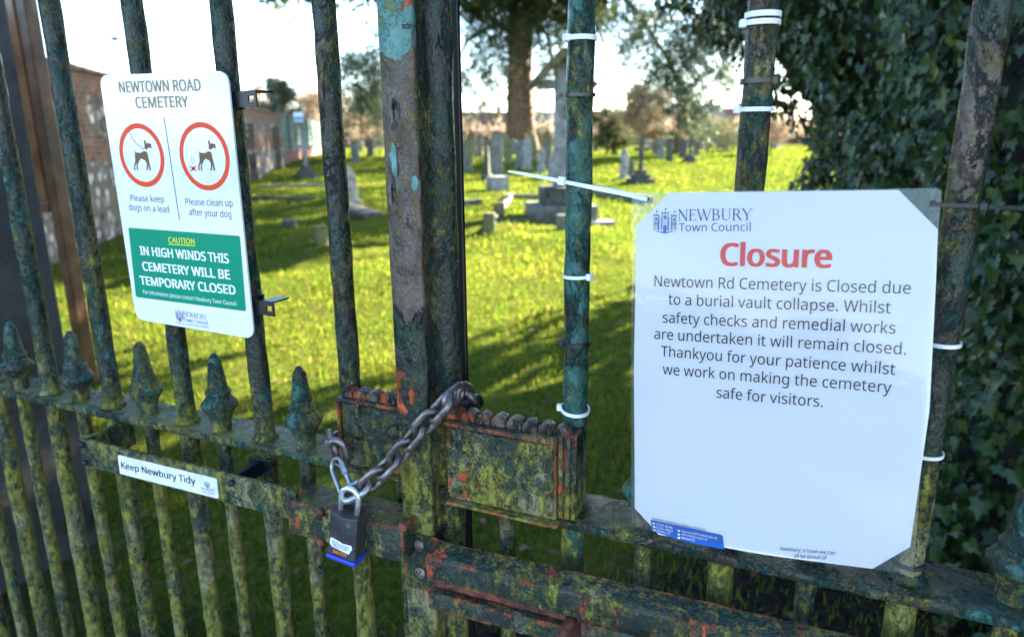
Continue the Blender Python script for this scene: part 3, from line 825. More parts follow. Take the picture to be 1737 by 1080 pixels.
# a few shoots of taller weeds on the mound
# ------------------------------------------------------------------ far trees, houses
twig_m = leafy('bare_twig', (0.20, 0.145, 0.10), (0.34, 0.25, 0.18), (0.50, 0.39, 0.26), 0.45, 0.8)  # twig tones lightened to stand in for glare and haze at distance
ever_m = leafy('far_bush', (0.035, 0.05, 0.02), (0.08, 0.095, 0.035), (0.16, 0.15, 0.05), 0.4, 0.7)
def far_tree(px, py, hpx, wpx, label, mat=twig_m, n=420, dens=1.0, name='bare_tree', lo=0.35, dz=0.0):
    p = G(px, py); kk = m_per_px(p); h, w = hpx * kk, wpx * kk
    t = thing(name, label, 'tree', p)
    bm = bmesh.new()
    tube(bm, [(0, 0, -0.2), (0.02 * h, 0, h * .4), (0, 0.01 * h, h * .85)], [h * .028, h * .02, h * .005], 8)
    cc = []
    nb_ = 15
    for i in range(nb_):
        a = i * 2.4 + rng.uniform(-.5, .5); z = h * (lo * .8 + (0.82 - lo * .8) * i / nb_); L = w * (0.26 + 0.30 * rng.random()) * (1.1 - 0.55 * abs(i / nb_ - 0.35))
        e = np.array([math.cos(a) * L, math.sin(a) * L, z + h * rng.uniform(.05, .24)])
        tube(bm, [(0, 0, z), (e[0] * .5, e[1] * .5, z + (e[2] - z) * .65), tuple(e)], [h * .011, h * .007, h * .002], 5)
        f = rng.uniform(0.35, 1.12, (n // nb_, 1))
        cc.append(np.array([0, 0, z]) * (1 - f) + e * f + rng.normal(0, 1, (n // nb_, 3)) * (w * .07) * f)
    obj('trunk', bm, plain(name + '_bark', (0.12, 0.085, 0.05), 0.9), t, local=True)
    C = np.concatenate(cc); n = len(C)
    sp = needles(C, np.full(n, w * .045), 16, h * .055, h * .010 * dens, -0.3)
    obj('crown', np_mesh('crown', *sp), mat, t, smooth=False, local=True)
far_tree(1086, 268, 118, 78, 'small golden brown bare tree right of the green bar', leafy('golden_twig', (0.32, 0.22, 0.12), (0.52, 0.37, 0.20), (0.72, 0.55, 0.32), 0.5, 0.8), n=560, dens=1.7)
far_tree(484, 268, 140, 64, 'slim grey green tree rising above the green fence', leafy('grey_green_twig', (0.10, 0.11, 0.07), (0.17, 0.18, 0.11), (0.28, 0.27, 0.17), 0.45, 0.8), n=420, name='slim_tree', dens=1.1, lo=0.5)
far_tree(455, 262, 112, 80, 'tall hazy bare tree behind the far end of the flint wall', n=420, dens=1.2)
far_tree(570, 256, 92, 90, 'hazy bare tree between the fence and the second dark bar', n=420, dens=1.2)
far_tree(438, 262, 84, 70, 'brown bare tree behind the flint wall by the sign bracket', n=420, dens=1.6)
far_tree(535, 258, 100, 110, 'wide brown bare tree beyond the green fence', n=520, dens=1.6)
far_tree(615, 254, 84, 90, 'brown bare tree left of the flaking gate strip', n=420, dens=1.6)
far_tree(1030, 262, 76, 84, 'dark evergreen bush just right of the hooded cross', ever_m, n=560, name='evergreen_bush', dens=2.4, lo=0.12)
far_tree(1200, 258, 60, 120, 'olive evergreen bushes below the hanging bough', ever_m, n=560, name='evergreen_bush', dens=2.0, lo=0.12)
far_tree(1305, 262, 70, 84, 'bare brown tree at the edge of the ivy hedge', n=420, dens=1.6)
far_tree(1150, 262, 70, 30, 'thin bare tree with dark stem under the hanging bough', n=160, dens=1.0)
# distant line of bare hedge and scrub
n = 1500
an = FWD + rng.uniform(-0.75, 0.75, n); d = rng.uniform(84, 92, n)
C = np.stack([CAM[0] + d * np.cos(an), CAM[1] + d * np.sin(an), 0.5 + np.abs(rng.normal(0, 1.25, n))], 1)
o = obj('treeline', np_mesh('treeline', *needles(C, np.full(n, 0.55), 22, 1.1, 0.26, -0.2)), twig_m, smooth=False)
tag(o, 'far brown line of bare hedge and scrub along the horizon', 'treeline', kind='stuff')
brick = plain('house_brick', (0.30, 0.125, 0.085), 0.9, var=0.25, scale=0.8)
tile = plain('roof_tile', (0.20, 0.085, 0.055), 0.9, var=0.3, scale=1.2)
tile2 = plain('roof_slate', (0.13, 0.125, 0.13), 0.8, var=0.3, scale=1.2)
wfm = plain('window_frame', (0.75, 0.75, 0.75), 0.5)
wgm = plain('window_glass', (0.05, 0.06, 0.07), 0.1)
ren = plain('house_render', (0.52, 0.42, 0.35), 0.9, var=0.15, scale=0.8)
def house(px, dist, w, h, wallm, roofm, label):
    a = atd(px, 238, dist); p = (a[0], a[1], 0.5)
    t = thing('house', label, 'house', p, rz=YAW + 0.15 * math.sin(px))
    bm = bmesh.new(); box(bm, -w / 2, w / 2, 0, 7, -0.3, h); obj('wall', bm, wallm, t, local=True)
    bm = bmesh.new()
    prism(bm, [(-0.4, h + .002), (7.4, h + .002), (3.5, h + 2.6)], lambda a, b: Vector((-w / 2 - .3, a, b)), lambda a, b: Vector((w / 2 + .3, a, b)))
    rf = obj('roof', bm, roofm, t, local=True, smooth=False)
    bm = bmesh.new(); box(bm, w * .25, w * .25 + .9, 3.1, 3.9, h + 1.5, h + 3.4); c = obj('chimney', bm, brick, rf, local=True)
    for x in (-w * .3, 0.0, w * .3):
        for z in (0.9, 3.1):
            if z + 1.2 > h: continue
            bm = bmesh.new(); box(bm, x - .6, x + .6, -0.05, -0.002, z, z + 1.3); f = obj('window', bm, wfm, t, local=True)
            bm = bmesh.new(); box(bm, x - .5, x + .5, -0.08, -0.052, z + .1, z + 1.2); obj('pane', bm, wgm, f, local=True)
for px, ds, w, h, wm_, rm_, lb in [(640, 118, 10, 3.6, brick, tile, 'far red brick house left of the flaking gate strip'), (720, 125, 12, 3.2, ren, tile, 'far pinkish house hidden mostly behind the gate strip'),
                                  (815, 120, 9, 2.6, brick, tile, 'far brick house seen left of the cedar trunk'), (935, 122, 10, 2.6, ren, tile2, 'far pale house between the cedar and the hooded cross'),
                                  (1040, 126, 10, 2.9, brick, tile, 'far brick house behind the evergreen bush'), (1128, 118, 9, 3.0, ren, tile, 'far pale house right of the small golden tree'),
                                  (1190, 116, 8, 3.4, brick, tile2, 'far slate roofed brick house under the hanging bough'), (1240, 120, 9, 3.0, brick, tile, 'far tiled brick house beside the cable tied bar'),
                                  (575, 130, 10, 3.3, ren, tile, 'far pale house beyond the green fence')]:
    house(px, ds, w, h, wm_, rm_, lb)
# small white sign on a post beyond the fence
sp_ = G(514, 272); k = m_per_px(sp_)
ss = thing('post_sign', 'small white and blue sign on a post beyond the green fence', 'sign', sp_, rz=YAW)
bm = bmesh.new(); tube(bm, [(0.12, 0.03, -0.2), (0.12, 0.03, 80 * k)], 0.05, 8); obj('post', bm, st_w, ss, local=True)
bm = bmesh.new(); box(bm, -10 * k, 6 * k, -0.03, -0.022 + 0.002, 62 * k, 78 * k); obj('panel', bm, plain('sign_white', (0.75, 0.76, 0.78), 0.4), ss, local=True)
bm = bmesh.new(); box(bm, -9 * k, 5 * k, -0.036, -0.031, 66 * k, 71 * k); obj('band', bm, plain('sign_blue', (0.25, 0.35, 0.6), 0.4), ss, local=True)
# street lamp whose arm shows above the sign
lp = atd(241, 75, 30); lp[2] = 0.4
sl = thing('street_lamp', 'slender street lamp with a short arm beyond the flint wall', 'street lamp', lp)
top = np.array([lp[0], lp[1], atd(241, 62, 30)[2]]); arm = atd(194, 66, 30)
lm_ = plain('lamp_steel', (0.12, 0.18, 0.2), 0.5)
bm = bmesh.new(); tube(bm, [lp, (lp[0], lp[1], top[2] - .3), top, (np.array(top) + arm) / 2], [0.07, 0.05, 0.04, 0.03], 8); obj('column', bm, lm_, sl)
bm = bmesh.new(); lathe(bm, [(0.03, -.25), (0.09, -.1), (0.09, .15), (0.03, .25)], c=arm, seg=10, axis='X'); obj('lantern', bm, lm_, sl)
# ------------------------------------------------------------------ the gate
iron_spike = iron('spike_paint', algae=0.585, brown=0.62, rust=0.74, teal=0.51, seed=2.9, zalg=False)
iron_bar = iron('bar_paint', algae=0.565, brown=0.66, rust=0.70, teal=0.565, seed=0.0)
iron_dark = iron('bar_paint_brown', algae=0.54, brown=0.54, rust=0.72, teal=0.60, seed=3.1)
iron_crest = iron('cresting_paint', algae=0.61, brown=0.48, rust=0.535, teal=0.70, seed=14.2)
iron_olive = iron('bar_paint_olive', algae=0.50, brown=0.57, rust=0.72, teal=0.55, seed=12.6)
iron_far = iron('bar_paint_green', algae=0.555, brown=0.68, rust=0.74, teal=0.555, seed=7.7)
iron_teal = iron('bar_paint_teal', algae=0.545, brown=0.64, rust=0.66, teal=0.46, seed=5.4)
iron_rail = iron('rail_paint', algae=0.635, brown=0.58, rust=0.68, teal=0.555, edge=0.0, seed=1.7, zalg=False)
iron_case = iron('case_paint', algae=0.530, brown=0.62, rust=0.625, teal=0.66, edge=0.004, seed=2.2)
iron_plain = iron('fitting_paint', algae=0.52, brown=0.60, rust=0.64, teal=0.64, seed=4.9)
iron_case2 = iron('case_paint_dark', algae=0.565, brown=0.60, rust=0.62, teal=0.63, edge=0.004, seed=4.4)
iron_strip = iron('strip_paint', algae=0.545, brown=0.46, rust=0.64, teal=0.66, edge=0.004, seed=9.1, tealtop=1.598, browntop=1.285)
iron_lock = iron('lock_bar_paint', algae=0.565, brown=0.66, rust=0.625, teal=0.68, edge=0.007, seed=6.3, zalg=False)
iron_latch = iron('latch_bar_paint', algae=0.53, brown=0.62, rust=0.72, teal=0.56, edge=0.0, seed=8.2, zalg=False)
rust_m = plain('rust_brown', (0.13, 0.035, 0.018), 0.75, var=0.6, scale=60, bump=0.6)
screw_m = plain('screw_head', (0.22, 0.17, 0.14), 0.45, 0.5, var=0.4, scale=120, bump=0.4)
black_steel = plain('black_steel', (0.007, 0.008, 0.010), 0.4, 0.0)
prng = random.Random(5)

gl = thing('gate_leaf', 'left hand leaf of the weathered green iron gate, with white signs on it', 'gate', (-2.3, 0, 0))
gr = thing('gate_leaf', 'right hand leaf of the weathered green iron gate, behind the closure notice', 'gate', (0.9, 0, 0))
def lump_bar(r, z0, z1, seg=20, amp=0.0003, step=0.02):
    bm = bmesh.new()
    n = int((z1 - z0) / step)
    tube(bm, [(0, 0, z0 + (z1 - z0) * i / n) for i in range(n + 1)], r, seg)
    ph = [prng.uniform(0, 6.28) for _ in range(8)]
    for v in bm.verts:
        a = math.atan2(v.co.y, v.co.x); z = v.co.z
        k = amp * (math.sin(3 * a + 41 * z + ph[0]) + math.sin(2 * a - 67 * z + ph[1]) + 0.8 * math.sin(5 * a + 113 * z + ph[2]) + 0.7 * math.sin(7 * a - 171 * z + ph[3]))
        rr = math.hypot(v.co.x, v.co.y)
        if rr > 1e-6:
            v.co.x *= (rr + k) / rr; v.co.y *= (rr + k) / rr
    return bm
RB, RS = 0.0116, 0.0084
bar_me = []
for i in range(4):
    o = obj('bar', lump_bar(RB, 0.06, 2.10), None, None, smooth=True); bar_me.append(o.data); bpy.data.objects.remove(o)
dog_me = []
for i in range(3):
    o = obj('dog_bar', lump_bar(RS, 0.06, 1.1365, 16, 0.0003), None, None, smooth=True); dog_me.append(o.data); bpy.data.objects.remove(o)
bm = bmesh.new()
lathe(bm, [(0.0118, 0), (0.0122, .010), (0.0150, .020), (0.0200, .028), (0.0222, .031), (0.0222, .0345), (0.0175, .040), (0.0150, .0435), (0.0142, .046), (0.0158, .048), (0.0150, .051), (0.0124, .054),
           (0.0116, .060), (0.0076, .090), (0.0070, .092), (0.0028, .0985), (0.0004, .0995)], seg=14)
o = obj('spike', bm, None, None, smooth=40); spike_me = o.data; bpy.data.objects.remove(o)
def link_part(name, me, mat, parent, loc):
    o = bpy.data.objects.new(name, me); COL.objects.link(o); o.parent = parent
    o.location = Vector(loc) - (parent.location if parent.parent is None else Vector((0, 0, 0)))
    if not me.materials: me.materials.append(None)
    o.material_slots[0].link = 'OBJECT'; o.material_slots[0].material = mat
    return o
def mats_for(x):
    if x > 0.0: return iron_dark if x < 0.2 else iron_bar
    if x > -0.1: return iron_olive
    if x > -0.3: return iron_teal
    if x > -0.5: return iron_dark
    return iron_far
ZL, ZR = 1.1475, 1.1425
LB = [-0.465, -0.597, -0.727, -0.8645, -0.994, -1.126, -1.258, -1.39, -1.522, -1.654, -1.786, -1.918, -2.05]
LS = [-0.400, -0.536, -0.667, -0.797, -0.932, -1.064, -1.192, -1.324, -1.456, -1.588, -1.72, -1.852, -1.984]
RBx = [-0.2015, -0.057, 0.0905, 0.236, 0.382, 0.528, 0.674]
RSx = [-0.274, -0.130, 0.016, 0.164, 0.309, 0.455, 0.601]
for leaf, big, small, zt in ((gl, LB, LS, ZL), (gr, RBx, RSx, ZR)):
    for i, x in enumerate(big):
        link_part('bar', bar_me[i % 4], mats_for(x), leaf, (x, 0, 0)).rotation_euler.z = i * 1.7
    for i, x in enumerate(small):
        d = link_part('dog_bar', dog_me[i % 3], iron_bar if x > -.5 else iron_far, leaf, (x, 0, 0))
        d.rotation_euler.z = i * 2.1
        if x not in (-0.400, -0.274):
            s = link_part('spike', spike_me, iron_spike, d, (0, 0, zt + 0.0005))
def ringbar(bm, a0, a1, n, prof, put, jit=0.0005):
    """prof: closed section; put(t, p, q) -> place"""
    m = len(prof)
    rings = []
    for i in range(n + 1):
        t = a0 + (a1 - a0) * i / n
        rings.append([bm.verts.new(Vector(put(t, p, q)) + Vector((0, prng.uniform(-jit, jit), prng.uniform(-jit, jit)))) for p, q in prof])
    for A, B in zip(rings, rings[1:]):
        for k in range(m):
            l = (k + 1) % m
            bm.faces.new((A[k], A[l], B[l], B[k]))
    bm.faces.new(rings[0][::-1]); bm.faces.new(rings[-1])
    bmesh.ops.recalc_face_normals(bm, faces=list(bm.faces))
def oct_(y0, y1, z0, z1, c):
    return [(y0 + c, z0), (y1 - c, z0), (y1, z0 + c), (y1, z1 - c), (y1 - c, z1), (y0 + c, z1), (y0, z1 - c), (y0, z0 + c)]
X3 = lambda t, p, q: (t, p, q)
for leaf, x0, x1, y0, y1, zt in ((gl, -2.12, -0.372, -0.021, 0.037, ZL), (gr, -0.3265, 0.76, -0.029, 0.034, ZR)):
    bm = bmesh.new(); ringbar(bm, x0, x1, int((x1 - x0) / 0.016), oct_(y0, y1, zt - 0.0095, zt, 0.0018), X3, 0.00055)
    obj('rail', bm, iron_rail if leaf is gr else iron_spike, leaf, smooth=50)
    for z in (0.10, 2.02):
        bm = bmesh.new(); ringbar(bm, x0, x1, 40, oct_(-0.022, 0.022, z, z + .012, 0.002), X3); obj('rail', bm, iron_rail, leaf, smooth=50)
# welded collars where the bars meet the rails
for leaf, big, zt in ((gl, LB[1:8], ZL), (gr, RBx[:4], ZR)):
    for x in big:
        bm = bmesh.new(); lathe(bm, [(RB + .0001, 0.0002), (RB + .0042, 0.0008), (RB + .0022, 0.004), (RB + .0002, 0.0085)], c=(x, 0, zt), seg=16)
        obj('weld_collar', bm, iron_rail if leaf is gr else iron_far, leaf, smooth=True)
# stiles
bm = lump_bar(0.0125, 0.06, 2.1); bm.transform(Matrix.Translation((-0.386, 0.004, 0))); obj('stile', bm, iron_bar, gl, smooth=True)
stile_m = iron('stile_paint', algae=0.545, brown=0.60, rust=0.68, teal=0.62, seed=11.3)
bm = lump_bar(0.0150, 0.06, 2.1); bm.transform(Matrix.Translation((-0.3410, 0.0, 0))); obj('stile', bm, stile_m, gr, smooth=True)
bm = bmesh.new(); box(bm, -0.349, -0.3345, 0.030, 0.036, 0.06, 2.1, 0.001); obj('back_strip', bm, black_steel, gr)
# meeting strip down the front
bm = bmesh.new(); ringbar(bm, 0.05, 2.1, 170, oct_(-0.0375, -0.030, -0.3795, -0.3435, 0.0014), lambda t, p, q: (q, p, t), 0.0)
for v in bm.verts:
    v.co.y += 0.0004 * math.sin(v.co.z * 90) + prng.uniform(-.0002, .0002); v.co.x += prng.uniform(-.0003, .0003)
obj('meeting_strip', bm, iron_strip, gr, smooth=50)
bm = bmesh.new(); box(bm, -0.362, -0.3455, -0.0299, -0.001, 0.06, 2.1, 0.001); obj('strip_web', bm, stile_m, gr)
# flakes of paint lifting off the strip: bare teal patch plus a curled brown flake
teal_p = plain('bare_teal', (0.07, 0.19, 0.16), 0.5, var=0.35, scale=60)
dark_p = plain('bare_dark', (0.008, 0.011, 0.010), 0.6)
flake_p = plain('paint_flake', (0.115, 0.092, 0.085), 0.4, var=0.3, scale=80, bump=0.5)
def flake(px, py, w, h, mat, curl, seed, name='bare_patch'):
    r = random.Random(seed); c = aty(px, py, -0.0378)
    bm = bmesh.new(); m = 14
    ctr = bm.verts.new((c[0], -0.0378 - curl * .3, c[2]))
    vs = []
    for i in range(m):
        a = 2 * math.pi * i / m; k = r.uniform(0.65, 1.15)
        x, z = math.cos(a) * w * k, math.sin(a) * h * k
        vs.append(bm.verts.new((c[0] + x, -0.0379 - curl * max(0.0, x / w) ** 2, c[2] + z)))
    for i in range(m): bm.faces.new((ctr, vs[i], vs[(i + 1) % m]))
    obj(name, bm, mat, gr, smooth=False)
for i, (px, py, w, h, m, cu, nm) in enumerate([(672, 190, .0045, .012, dark_p, .0002, 'bare_patch'), (664, 186, .0035, .013, flake_p, .004, 'paint_flake'), (668, 212, .004, .006, dark_p, .0002, 'bare_patch'),
        (667, 262, .0045, .011, teal_p, .0003, 'bare_patch'), (671, 285, .004, .009, teal_p, .0025, 'paint_flake'), (704, 312, .004, .007, teal_p, .0004, 'bare_patch'), (712, 318, .003, .010, flake_p, .003, 'paint_flake'),
        (668, 320, .0030, .014, dark_p, .0002, 'bare_patch'), (663, 330, .0030, .012, flake_p, .004, 'paint_flake'), (690, 45, .006, .003, dark_p, .0002, 'bare_patch'), (702, 60, .003, .005, dark_p, .0002, 'bare_patch')]):
    flake(px, py, w, h, m, cu, i, nm)

# lock cases with scalloped cresting
def lumpy(bm, a=0.0005):
    for v in bm.verts: v.co += Vector((prng.uniform(-a, a), prng.uniform(-a, a), prng.uniform(-a, a)))
def panel(bm, x0, x1, z0, z1, y, n=26, m=18, amp=0.0007, seed=0):
    """uneven face plate: a grid facing -Y closed at the rim"""
    g = [[bm.verts.new((x0 + (x1 - x0) * i / n, y + amp * (math.sin(i * 1.3 + seed) * math.sin(j * 1.1 + i * .4) + prng.uniform(-.6, .6)), z0 + (z1 - z0) * j / m)) for j in range(m + 1)] for i in range(n + 1)]
    for i in range(n):
        for j in range(m): bm.faces.new((g[i][j], g[i + 1][j], g[i + 1][j + 1], g[i][j + 1]))
def capsule(bm, c, w, h, d, seg=10):
    pts = [(c[0] + w / 2 * math.cos(t), c[2] + (h - w) / 2 + w / 2 * math.sin(t)) for t in np.linspace(0, math.pi, seg)] + \
          [(c[0] + w / 2 * math.cos(t), c[2] - (h - w) / 2 + w / 2 * math.sin(t)) for t in np.linspace(math.pi, 2 * math.pi, seg)]
    prism(bm, pts, lambda x, z: Vector((x, c[1], z)), lambda x, z: Vector((c[0] + (x - c[0]) * .7, c[1] - d, c[2] + (z - c[2]) * .85)))
def boss(bm, c, r, d):
    lathe(bm, [(r, 0), (r * .95, d * .4), (r * .7, d * .8), (r * .25, d)], c=c, seg=18, axis='Y')
# left
cl_ = [-0.4625, -0.3815]
bm = bmesh.new(); box(bm, cl_[0], cl_[1], -0.022, -0.003, 1.1490, 1.2245, 0.0015); panel(bm, cl_[0] + .003, cl_[1] - .001, 1.153, 1.222, -0.0236); lumpy(bm, .0003)
lc = obj('lock_case', bm, iron_case2, gl)
bm = bmesh.new(); box(bm, cl_[0] - .003, cl_[1], -0.028, -0.003, 1.2248, 1.2290, 0.0012); obj('top_ledge', bm, iron_case2, lc)
bm = bmesh.new(); box(bm, cl_[0] - .003, cl_[1], -0.029, 0.0, 1.1440, 1.1487, 0.0012); obj('bottom_ledge', bm, iron_case2, lc)
bm = bmesh.new(); box(bm, cl_[0] - .004, cl_[0] - .0002, -0.026, -0.002, 1.149, 1.2246, 0.0012)
obj('side_strip', bm, iron_case2, lc)
bm = bmesh.new()
for i in range(5):
    x = -0.4545 + i * .0163
    lathe(bm, [(.0070, 0), (.0080, .0015), (.0080, .013), (.0072, .015)], c=(x, -0.0060, 1.2312), seg=18, axis='Y')
obj('scalloped_cresting', bm, iron_crest, lc)
bm = bmesh.new(); q = aty(608, 692, -.0245); capsule(bm, (q[0], -.0238, q[2]), .006, .022, .004); boss(bm, (q[0] - .003, -.0238, q[2] - .030), .008, .005)
obj('keyhole_cover', bm, iron_plain, lc)
bm = bmesh.new(); q = aty(676, 727, -.026); lathe(bm, [(.004, 0), (.004, .005), (.0070, .007), (.0082, .010), (.0074, .014), (.004, .0165), (.0008, .017)], c=(q[0], -.0238, q[2]), seg=18, axis='Y')
obj('turn_knob', bm, iron_plain, lc, smooth=True)
# right
cr_ = [-0.3255, -0.2085]
bm = bmesh.new(); box(bm, cr_[0], cr_[1], -0.032, -0.011, 1.1420, 1.2230, 0.0015); panel(bm, cr_[0] + .001, cr_[1] - .003, 1.150, 1.220, -0.0338, 36, 20, .0009, 2); lumpy(bm, .0003)
rc = obj('lock_case', bm, iron_case, gr)
bm = bmesh.new(); box(bm, cr_[0], cr_[1] + .001, -0.0395, -0.011, 1.2233, 1.2290, 0.0014); lumpy(bm, .0004); obj('top_ledge', bm, iron_case, rc)
bm = bmesh.new(); box(bm, cr_[0] + .001, cr_[1] + .004, -0.041, 0.0, 1.1385, 1.1417, 0.0012)
lumpy(bm, .0004); obj('bottom_ledge', bm, iron_case, rc)
bm = bmesh.new()
for i in range(8):
    x = -0.3185 + i * .0163
    lathe(bm, [(.0072, 0), (.0082, .0015), (.0082, .013), (.0074, .015)], c=(x, -0.0150, 1.2312), seg=18, axis='Y')
obj('scalloped_cresting', bm, iron_crest, rc)
bm = bmesh.new(); box(bm, cr_[1] + .0003, -0.1905, -0.0295, 0.004, 1.1440, 1.2330, 0.0015)
for x in (-0.2045, -0.1975): lathe(bm, [(.0022, 1.146), (.0026, 1.15), (.0026, 1.229), (.0018, 1.232)], c=(x, -0.0300, 0), seg=10)
lumpy(bm, .0003); obj('side_plate', bm, iron_case2, rc)
bm = bmesh.new()
q = aty(920, 820, -.0345); boss(bm, (q[0], -.0335, q[2]), .0115, .005); capsule(bm, (q[0] - .001, -.0335, q[2] + .024), .006, .026, .004); capsule(bm, (q[0], -.0335, q[2] - .021), .007, .022, .005)
obj('keyhole_cover', bm, iron_plain, rc, smooth=60)
bm = bmesh.new(); q = aty(779, 782, -.0345); boss(bm, (q[0], -.0335, q[2]), .013, .005); capsule(bm, (q[0], -.0335, q[2] + .026), .010, .026, .003)
obj('worn_boss', bm, iron_plain, rc, smooth=60)

# latch bar across the left leaf
lb = bmesh.new()
ringbar(lb, -0.853, -0.500, 40, oct_(-0.0625, -0.0565, 1.0895, 1.1275, 0.0012), X3, 0.0004)
ringbar(lb, -0.0565 + 0.0005, 0.012, 6, [(p + .0005, q) for p, q in oct_(-0.8535, -0.8480, 1.0895, 1.1275, 0.0012)], lambda t, p, q: (p, t, q), 0.0)
lat = obj('latch_bar', lb, iron_latch, gl)
bm = bmesh.new()
for x in (-0.597,):
    box(bm, x - .004, x + .004, -0.0563, -0.0115, 1.106, 1.124, .001); box(bm, x - .018, x + .018, -0.0140, -0.0118, 1.104, 1.1262, .001)
obj('bracket', bm, black_steel, lat)
for x, z in ((-0.846, 1.121), (-0.846, 1.096), (-0.592, 1.119)):
    bm = bmesh.new(); lathe(bm, [(.0042, 0), (.0042, .003), (.0026, .005), (.0005, .0055)], c=(x, -0.0626, z), seg=10, axis='Y'); obj('bolt_head', bm, black_steel, lat)
bm = bmesh.new(); box(bm, -0.512, -0.3625, -0.0660, -0.020, 1.0745, 1.1160, 0.002); lumpy(bm, .0004)
eb = obj('latch_case', bm, iron_lock, lat)
bm = bmesh.new()
for px, py in ((545, 868), (545, 918), (684, 893)):
    q = aty(px, py, -.066); bm = bmesh.new(); lathe(bm, [(.0052, 0), (.005, .0022), (.003, .004), (.0004, .0046)], c=(q[0], -.0662, q[2]), seg=12, axis='Y'); obj('rivet', bm, rust_m, eb, smooth=True)

# slotted lock bar bolted across the right leaf
def lz(x): return 0.020 * (x + 0.35)
prof_top = [(-0.0380, 1.084), (-0.0385, 1.0935), (-0.0400, 1.0950), (-0.0590, 1.0900), (-0.0625, 1.0875), (-0.0630, 1.085), (-0.0630, 1.0625), (-0.0615, 1.0610), (-0.055, 1.0610), (-0.0545, 1.080)]
PX = lambda t, p, q: (t, p, q + lz(t))
bm = bmesh.new(); ringbar(bm, -0.3365, 0.74, 120, prof_top, PX, 0.0005)
lk = obj('lock_bar', bm, iron_lock, gr, smooth=40)
bm = bmesh.new(); ringbar(bm, -0.3345, -0.1905, 20, oct_(-0.0655, -0.055, 1.0300, 1.0500, 0.0016), PX, 0.0005); ringbar(bm, -0.170, 0.74, 90, oct_(-0.0662, -0.055, 1.0300, 1.0600, 0.002), PX, 0.0006)
obj('lower_rail', bm, iron_lock, lk, smooth=40)
bm = bmesh.new(); ringbar(bm, -0.335, -0.171, 10, oct_(-0.0540, -0.0400, 1.032, 1.0605, 0.001), PX, 0.0003); obj('slot_back', bm, rust_m, lk)
bm = bmesh.new(); tube(bm, [(-0.183, -0.050, 1.058), (-0.184, -0.072, 1.054), (-0.189, -0.088, 1.040), (-0.192, -0.094, 1.022), (-0.193, -0.097, 1.002)], [.0055, .006, .006, .0062, .005], 12); obj('bolt_handle', bm, rust_m, lk, smooth=True)
bm = bmesh.new(); box(bm, -0.3790, -0.3360, -0.0398, -0.0378, 1.028, 1.0960, .0008); obj('end_plate', bm, iron_lock, lk)
for px, py in ((711, 925), (713, 971)):
    q = aty(px, py, -.041)
    bm = bmesh.new(); lathe(bm, [(.0066, 0), (.0064, .0018), (.0045, .0034), (.0006, .0040)], c=(q[0], -.0400, q[2]), seg=18, axis='Y')
    for rot in (0.5, 0.5 + math.pi / 2):
        box(bm, -.0050, .0050, -.0006, .0002, -.0006, .0006, M=Matrix.Translation((q[0], -.0440, q[2])) @ Matrix.Rotation(rot, 4, 'Y'))
    obj('cross_head_screw', bm, screw_m, lk, smooth=40)

# ------------------------------------------------------------------ sheets with print
class Sheet:
    def __init__(s, corners, curl=None):
        """corners: TL, TR, BR, BL as (px, py, y)"""
        s.c = [np.array(aty(*c)) for c in corners]
        s.curl = curl
        A, b = [], []
        for (x, y, _), (u, v) in zip(corners, ((0, 0), (1, 0), (1, 1), (0, 1))):
            A += [[x, y, 1, 0, 0, 0, -u * x, -u * y], [0, 0, 0, x, y, 1, -v * x, -v * y]]; b += [u, v]
        h = np.linalg.solve(np.array(A, float), np.array(b, float)); s.h = np.append(h, 1).reshape(3, 3)
        TL, TR, BR, BL = s.c
        s.W = (np.linalg.norm(TR - TL) + np.linalg.norm(BR - BL)) / 2
        s.H = (np.linalg.norm(BL - TL) + np.linalg.norm(BR - TR)) / 2
        n = np.cross(TR - TL, BL - TL); s.n = n / np.linalg.norm(n)
        if s.n[1] > 0: s.n = -s.n
    def uv(s, px, py):
        q = s.h @ np.array([px, py, 1.0]); return q[0] / q[2], q[1] / q[2]
    def P(s, u, v, off=0.0):
        TL, TR, BR, BL = s.c
        p = TL * (1 - u) * (1 - v) + TR * u * (1 - v) + BR * u * v + BL * (1 - u) * v
        if s.curl: off = off + s.curl(u, v)
        return Vector(p + s.n * off)
def sheet_obj(name, sh, bm2, off, mat, parent, nb=0, thick=0.0, smooth=True):
    """bm2 holds flat faces in (u, v); bend them on to the sheet"""
    for k in range(1, nb):
        for ax in ((1, 0, 0), (0, 1, 0)):
            bmesh.ops.bisect_plane(bm2, geom=list(bm2.verts) + list(bm2.edges) + list(bm2.faces), plane_co=Vector(ax) * (k / nb), plane_no=ax)
    if thick:
        r = bmesh.ops.extrude_face_region(bm2, geom=list(bm2.faces))
        for v in r['geom']:
            if isinstance(v, bmesh.types.BMVert): v.co.z = thick
    for v in bm2.verts: v.co = sh.P(v.co.x, v.co.y, off - v.co.z)
    bmesh.ops.recalc_face_normals(bm2, faces=list(bm2.faces))
    if not thick:
        for f in bm2.faces: f.normal_update()
        nn = Vector(sh.n)
        for f in list(bm2.faces):
            if f.normal.dot(nn) < 0: f.normal_flip()
    return obj(name, bm2, mat, parent, smooth=smooth)
def poly(bm, pts):
    try: return bm.faces.new([bm.verts.new((u, v, 0)) for u, v in pts])
    except ValueError: return None
def px_poly(bm, sh, pts): return poly(bm, [sh.uv(*p) for p in pts])
def rrect(sh, u0, v0, u1, v1, rad, seg=7):
    ru, rv = rad / sh.W, rad / sh.H; o = []
    for cx, cy, a0 in ((u1 - ru, v0 + rv, -90), (u1 - ru, v1 - rv, 0), (u0 + ru, v1 - rv, 90), (u0 + ru, v0 + rv, 180)):
        for i in range(seg + 1):
            a = R_(a0 + 90 * i / seg); o.append((cx + ru * math.cos(a), cy + rv * math.sin(a)))
    return o
